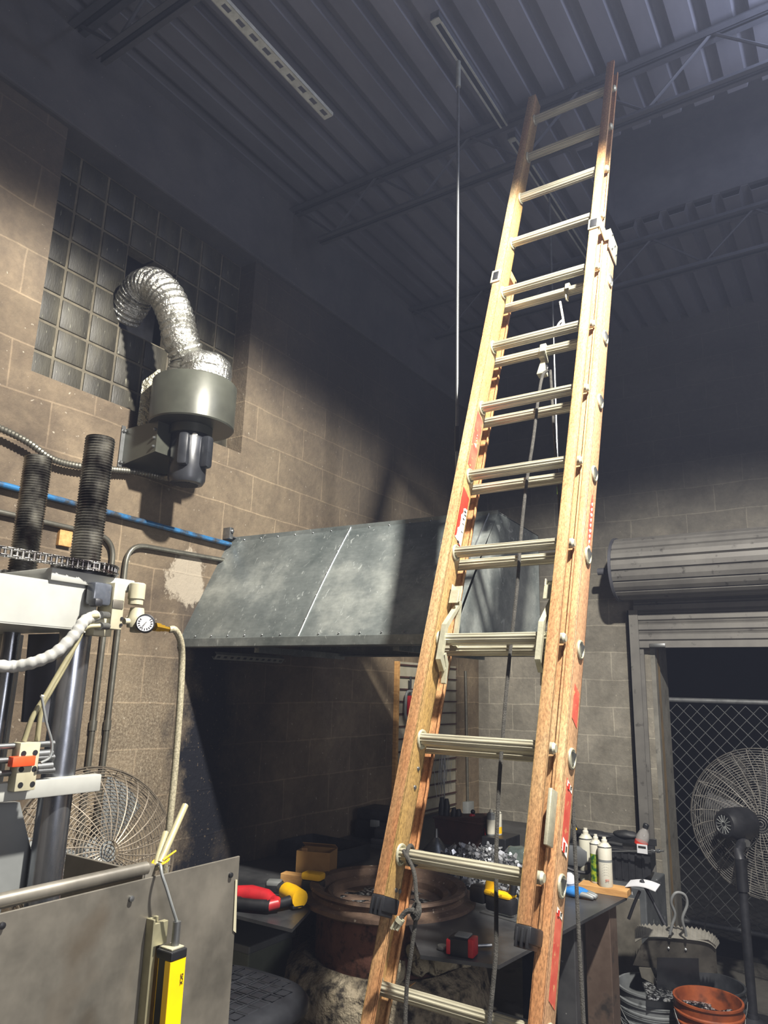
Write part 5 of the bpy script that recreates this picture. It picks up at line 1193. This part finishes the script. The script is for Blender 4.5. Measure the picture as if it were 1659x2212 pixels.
p = at(1076, 1806, Y=4.06); spray(p.x, p.y, zt_, .140, .022, M_WTIN, 'spray can with yellow band on the small black box, the right one', band=(.05, .3, M_YEL))
o = B().ball((-1.62, 3.80, TZ + .04), 1, 4, (.09, .06, .05))
for v in o.bm.verts: v.co += Vector((.02, .02, .02)) * noise.noise(v.co * 18)
tag(o.build('plastic_bag', pm('cloudy_plastic', '3f4846', '59625f', .15, 0, 12, bmp=1, bscale=30)), 'crumpled grey green plastic bag on the bench behind the ladder', 'bag')
# electric box under the table with red light
p = ray(1210, 2190) * 3.15; p.z += H
t = thing('control_box', (-1.17, 2.96 + .15, 0), 'dark control box with a glowing red light under the table', 'box')
part(B().box((-1.36, 2.84, 0), (-1.13, 2.94, .50), bev=.006), 'housing', M_GREYPL, t, smooth=False)
lp = at(1211, 2147, Y=2.84); part(B().ball((lp.x, 2.838, min(lp.z, .49)), .010, 2), 'indicator_light', M_LED, t)
# slat rack with clamp on the left wall
sl = thing('slat_rack', (XL, 4.55, H - .86), 'wall rack of dark slats with wooden frame edge beside the corner', 'rack')
ya, yb_ = 4.33, 5.22
part(B().box((XL, ya, H - .85), (XL + .03, ya + .030, H + .19), bev=.002), 'frame_edge', M_WOOD, sl, smooth=False)
part(B().box((XL + .0, ya + .03, H - .85), (XL + .012, yb_, H + .19)), 'back_board', pm('grimy_board', '9c9789', '86816f', .8, 0, 5), sl, smooth=False)
b = B()
for i in range(13): z = H + .17 - i * .083; b.box((XL + .012, ya + .03, z - .006), (XL + .022, yb_, z + .004))
part(b, 'slats', M_DARKWD, sl, smooth=False)
t = thing('c_clamp', (XL + .05, 4.55, H - .1), 'grey c-clamp with red handle hanging on the slat rack', 'clamp')
cc_ = at(886, 1525, X=XL + .05)
part(B().sweep(smooth_path([cc_ + Vector((0, .02, .10)), cc_ + Vector((0, -.045, .09)), cc_ + Vector((0, -.06, .03)), cc_ + Vector((0, -.06, -.06)), cc_ + Vector((0, -.02, -.11)), cc_ + Vector((0, .02, -.11))], 5), .010, 8), 'frame', M_GREYPL, t)
part(B().box(cc_ + Vector((-.01, -.030, -.075)), cc_ + Vector((.015, .035, .07)), bev=.008), 'grip', M_RED, t); part(B().cyl(cc_ + Vector((0, .0, .07)), cc_ + Vector((0, .0, .20)), .008, n=8), 'screw', M_BLACKST, t); part(B().box(cc_ + Vector((.015, -.004, -.07)), cc_ + Vector((.022, .014, .06)), bev=.003), 'grip_insert', M_BLACK, t)
t_ = at(893, 1580, X=XL + .04); stick('locking_pliers', [at(905, 1500, X=XL + .05), at(902, 1545, X=XL + .05), at(893, 1580, X=XL + .05), at(883, 1603, X=XL + .05)], [.014, .020, .013, .009], M_BLACKST, 'dark locking pliers hanging under the red clamp', 'pliers')
random.seed(9); b = B()
wc = at(957, 1650, X=XL + .12)
for i in range(26):
    y = wc.y + random.uniform(-.07, .07); x = wc.x + random.uniform(-.03, .05); z1 = wc.z + random.uniform(.0, .14); z0 = wc.z - random.uniform(.1, .28)
    b.sweep(smooth_path([(x, y, z1), (x + random.uniform(-.02, .02), y + random.uniform(-.02, .02), (z0 + z1) / 2), (x, y + random.uniform(-.02, .02), z0)], 4), .0016, 4)
b.cyl((XL, wc.y, wc.z + .10), (wc.x + .05, wc.y, wc.z + .12), .006, n=8); b.cyl((XL + .02, wc.y - .08, wc.z + .11), (XL + .10, wc.y + .08, wc.z + .11), .005, n=8)
tag(b.build('wire_ends', M_STEEL), 'tangle of thin wires hanging beside the slat rack', 'wire', kind='stuff')

# dark things along the back of the bench
tag(B().sweep(smooth_path([at(1236, 1772, Y=4.3), at(1252, 1806, Y=4.2), at(1275, 1822, Y=4.15), at(1310, 1820, Y=4.15), at(1345, 1826, Y=4.15)], 6), .011, 10).build('black_hose', M_RUBBER), 'black rubber hose lying along the wall behind the spray cans', 'hose')
tag(B().sweep(smooth_path([at(1238, 1790, Y=4.25), at(1262, 1795, Y=4.3), at(1300, 1800, Y=4.3), at(1350, 1806, Y=4.3)], 6), .008, 8).build('black_tube', M_BLACKST), 'thin black bar standing out over the bin beside the back wall', 'bar')
tag(B().sweep(smooth_path([at(1238, 1778, Y=4.22), at(1250, 1800, Y=4.18), at(1262, 1818, Y=4.12)], 6), .0035, 6).build('yellow_cord', M_YEL), 'thin yellow cord dropping beside the right ladder rail', 'cord')
t = tool('bench_vise', Vector((-2.45, 3.78, TZ)), 'dark vise shaped tool in the shade on the left of the corner bench', 'vise', .3)
tp(B().box((-.06, -.05, 0), (.06, .05, .03), bev=.005), 'base', M_DK, t); tp(B().box((-.045, -.04, .03), (.10, .04, .085), bev=.012), 'jaw_block', M_DK, t); tp(B().cyl((.10, 0, .055), (.20, 0, .055), .011, n=10), 'screw', M_STEEL, t); tp(B().cyl((.195, -.07, .055), (.195, .07, .055), .006, n=8), 'handle', M_STEEL, t)
t = tool('metal_funnel', Vector((-2.10, 3.78, TZ)), 'small grey metal funnel upside down on the corner bench', 'funnel', 0)
tp(B().lathe([(.075, 0), (.072, .01), (.02, .07), (.012, .075), (.008, .12), (0, .12)], (0, 0, 0), n=28), 'cone', M_STEEL, t)

# ------------------------------------------------------------------ stool
st = thing('shop_stool', (-1.85, 1.93, 0), 'black stool with a quilted square seat behind the guard panel', 'stool')
SZ = .745; b = B()
def seat_fn(r, z, t):
    c_, s_ = abs(math.cos(t)), abs(math.sin(t)); return r / ((c_ ** 3.4 + s_ ** 3.4) ** (1 / 3.4))
part(B().lathe([(.0, .0), (.20, .0), (.235, .012), (.245, .03), (.243, .050), (.225, .072), (.19, .080), (.10, .078), (0, .077)], (-1.85, 1.93, SZ - .08), n=72, fn=seat_fn), 'seat', M_STOOL, st, ang=60)
b = B()
for i in range(-3, 4):
    for j in range(-3, 4):
        if abs(i) + abs(j) > 5: continue
        sx, sy = -1.85 + i * .054, 1.93 + j * .054
        b.sweep([(sx - .021, sy - .021, SZ), (sx + .021, sy - .021, SZ), (sx + .021, sy + .021, SZ), (sx - .021, sy + .021, SZ)], .0022, 4, closed=True)
part(b, 'quilt_pattern', M_STOOL, st)
for sx in (-1, 1):
    for sy in (-1, 1): part(B().cyl((-1.85 + sx * .13, 1.93 + sy * .13, SZ - .08), (-1.85 + sx * .19, 1.93 + sy * .19, 0), .013, n=10), 'leg', M_BLACKST, st)
part(B().sweep([(-1.85 + .175 * math.cos(t), 1.93 + .175 * math.sin(t), .30) for t in [2 * PI * i / 28 for i in range(28)]], .008, 6, closed=True), 'foot_ring', M_STEEL, st)

# ------------------------------------------------------------------ pails, shovel pan
def pail(x, y, z, r, h, mat, lb, grp=None, n_rims=3):
    t = thing('pail', (x, y, z), lb, 'bucket', grp)
    prof = [(0, 0), (r * .86, 0), (r * .87, .004)]
    zz_ = h - .085
    prof += [(r * .965, zz_), (r * 1.03, zz_ + .002), (r * 1.03, zz_ + .008), (r * .97, zz_ + .012), (r * .975, zz_ + .034), (r * 1.03, zz_ + .036), (r * 1.03, zz_ + .042), (r * .98, zz_ + .046), (r * .99, h - .010), (r * 1.03, h - .008), (r * 1.03, h), (r * .965, h), (r * .95, h - .02), (r * .84, .006), (0, .006)]
    part(B().lathe(prof, (x, y, z), n=56), 'pail_body', mat, t)
    hp_ = [(x + r * 1.03 * math.cos(a), y + r * 1.03 * math.sin(a) - .0, z + h - .05 - .09 * math.sin((a + 2.6) / 3.14 * PI) if False else z + h - .05 - .11 * max(0, math.sin((a + 2.7) / 2.8 * PI))) for a in [-2.7 + 2.8 * i / 16 for i in range(17)]]
    part(B().sweep(hp_, .0022, 6), 'bail_handle', M_STEEL, t)
    return t
gx = at(1385, 2140, Z=.455)
GR = ((-.955, 3.60), (-.68, 3.53), (-.66, 3.86))
grey_lb = ['lowest grey pail of the nested stack on the left', 'middle grey pail of the nested stack on the left', 'uppermost grey pail of the nested stack on the left']
for i in range(3):
    pail(-.975, 3.76, i * .045, .150, .35, M_BUCKG, grey_lb[i], 'nested grey pails')
pail(-.712, 3.61, .0, .133, .49, M_BUCKO, 'orange pail with dross in front of the black pail')
g_ = B().lathe([(.119, 0), (.10, .01), (.05, .004), (0, .012)], (-.712, 3.61, .42), n=40)
for v in g_.bm.verts: v.co.z += .02 * noise.noise(v.co * 25)
tag(g_.build('dross_lumps', M_SLAG), 'dark metal dross filling the orange pail', 'dross', kind='stuff')
pail(-.79, 4.08, .0, .150, .40, M_BUCKB, 'black pail standing behind the orange pail')
# sheet metal scoop with crimped rim on the pails
def P33(px, py, d): v = ray(px, py) * d; return Vector((v.x, v.y, v.z + H))
sc_ = thing('metal_scoop', P33(1460, 2100, 3.32), 'large steel scoop with a crimped bright rim leaning over the pails', 'scoop')
d0 = 3.32
bodyp = [(1367, 2085), (1384, 2042), (1400, 2026), (1530, 2030), (1546, 2042), (1550, 2103), (1480, 2098)]
part(B().prism([P33(x, y, d0) for x, y in bodyp], ray(1460, 2060).normalized() * .02), 'scoop_body', M_SCOOP, sc_, smooth=False)
rimlo = [(1372, 2035), (1384, 2028), (1400, 2024), (1430, 2024), (1460, 2027), (1490, 2030), (1518, 2034), (1535, 2040), (1546, 2050)]
rimhi = [(1371, 2008), (1380, 2000), (1398, 1997), (1430, 1999), (1460, 2001), (1490, 2003), (1518, 2008), (1542, 2020), (1554, 2034)]
lo = smooth_path([P33(x, y, d0 - .01) for x, y in rimlo], 6); hi_ = smooth_path([P33(x, y, d0 + .09) for x, y in rimhi], 6)
b = B(); nrm = ray(1460, 2060).normalized(); m_ = len(lo)
hi2 = [h_ + Vector((0, 0, .006 if i % 2 else -.006)) + nrm * (.008 if i % 2 else -.008) for i, h_ in enumerate(hi_)]
va = [b.bm.verts.new(p) for p in lo]; vb = [b.bm.verts.new(p) for p in hi2]; vc = [b.bm.verts.new(p + nrm * .003 + Vector((0, 0, -.002))) for p in lo]; vd = [b.bm.verts.new(p + nrm * .003 + Vector((0, 0, -.002))) for p in hi2]
for i in range(m_ - 1):
    b.face([va[i], va[i + 1], vb[i + 1], vb[i]]); b.face([vc[i], vc[i + 1], vd[i + 1], vd[i]]); b.face([vb[i], vb[i + 1], vd[i + 1], vd[i]])
part(b, 'crimped_rim', pm('bright_crimped_steel', 'a9a69e', '8f8c84', .35, .6, 20), sc_, smooth=False)
for q in ((1444, 2048), (1481, 2051)): part(B().lathe([(.006, 0), (.005, .004), (.001, .005)], P33(q[0], q[1], d0), -nrm, 10), 'rivet', M_STEEL, sc_)
hd = [(1447, 2018), (1452, 1998), (1458, 1975), (1450, 1950), (1456, 1932), (1467, 1928), (1480, 1935), (1484, 1955), (1474, 1985), (1480, 2010), (1482, 2022)]
o = B().sweep(smooth_path([P33(x, y, d0 - .02) for x, y in hd], 6), .0065, 10).build('bent_handle_tool', pm('grey_dipped_rod', '5d5f60', '6e7071', .6)); tag(o, 'looped grey steel rod tool standing in the scoop', 'tool')
o = B().prism([P33(x, y, 3.20) for x, y in ((1419, 2068), (1509, 2070), (1512, 2146), (1419, 2136))], nrm * .006).build('black_plate', M_BLACK, smooth=False); tag(o, 'square black plate leaning upright on the slag board', 'plate')
o = B().prism([P33(1388, 2122, 3.22), P33(1420, 2112, 3.34), P33(1512, 2134, 3.34), P33(1540, 2152, 3.22), P33(1536, 2172, 3.10), P33(1400, 2152, 3.10)], (0, 0, -.012)).build('slag_board', M_SLAG, smooth=False); tag(o, 'dark board crusted with bright slag lying over the pails', 'board')
o = B().prism([P33(1380, 2090, 3.25), P33(1405, 2092, 3.25), P33(1420, 2130, 3.25), P33(1386, 2112, 3.25)], (0, .01, 0)).build('metal_scrap', M_SHEET, smooth=False); tag(o, 'bent steel scrap under the left end of the scoop', 'scrap')
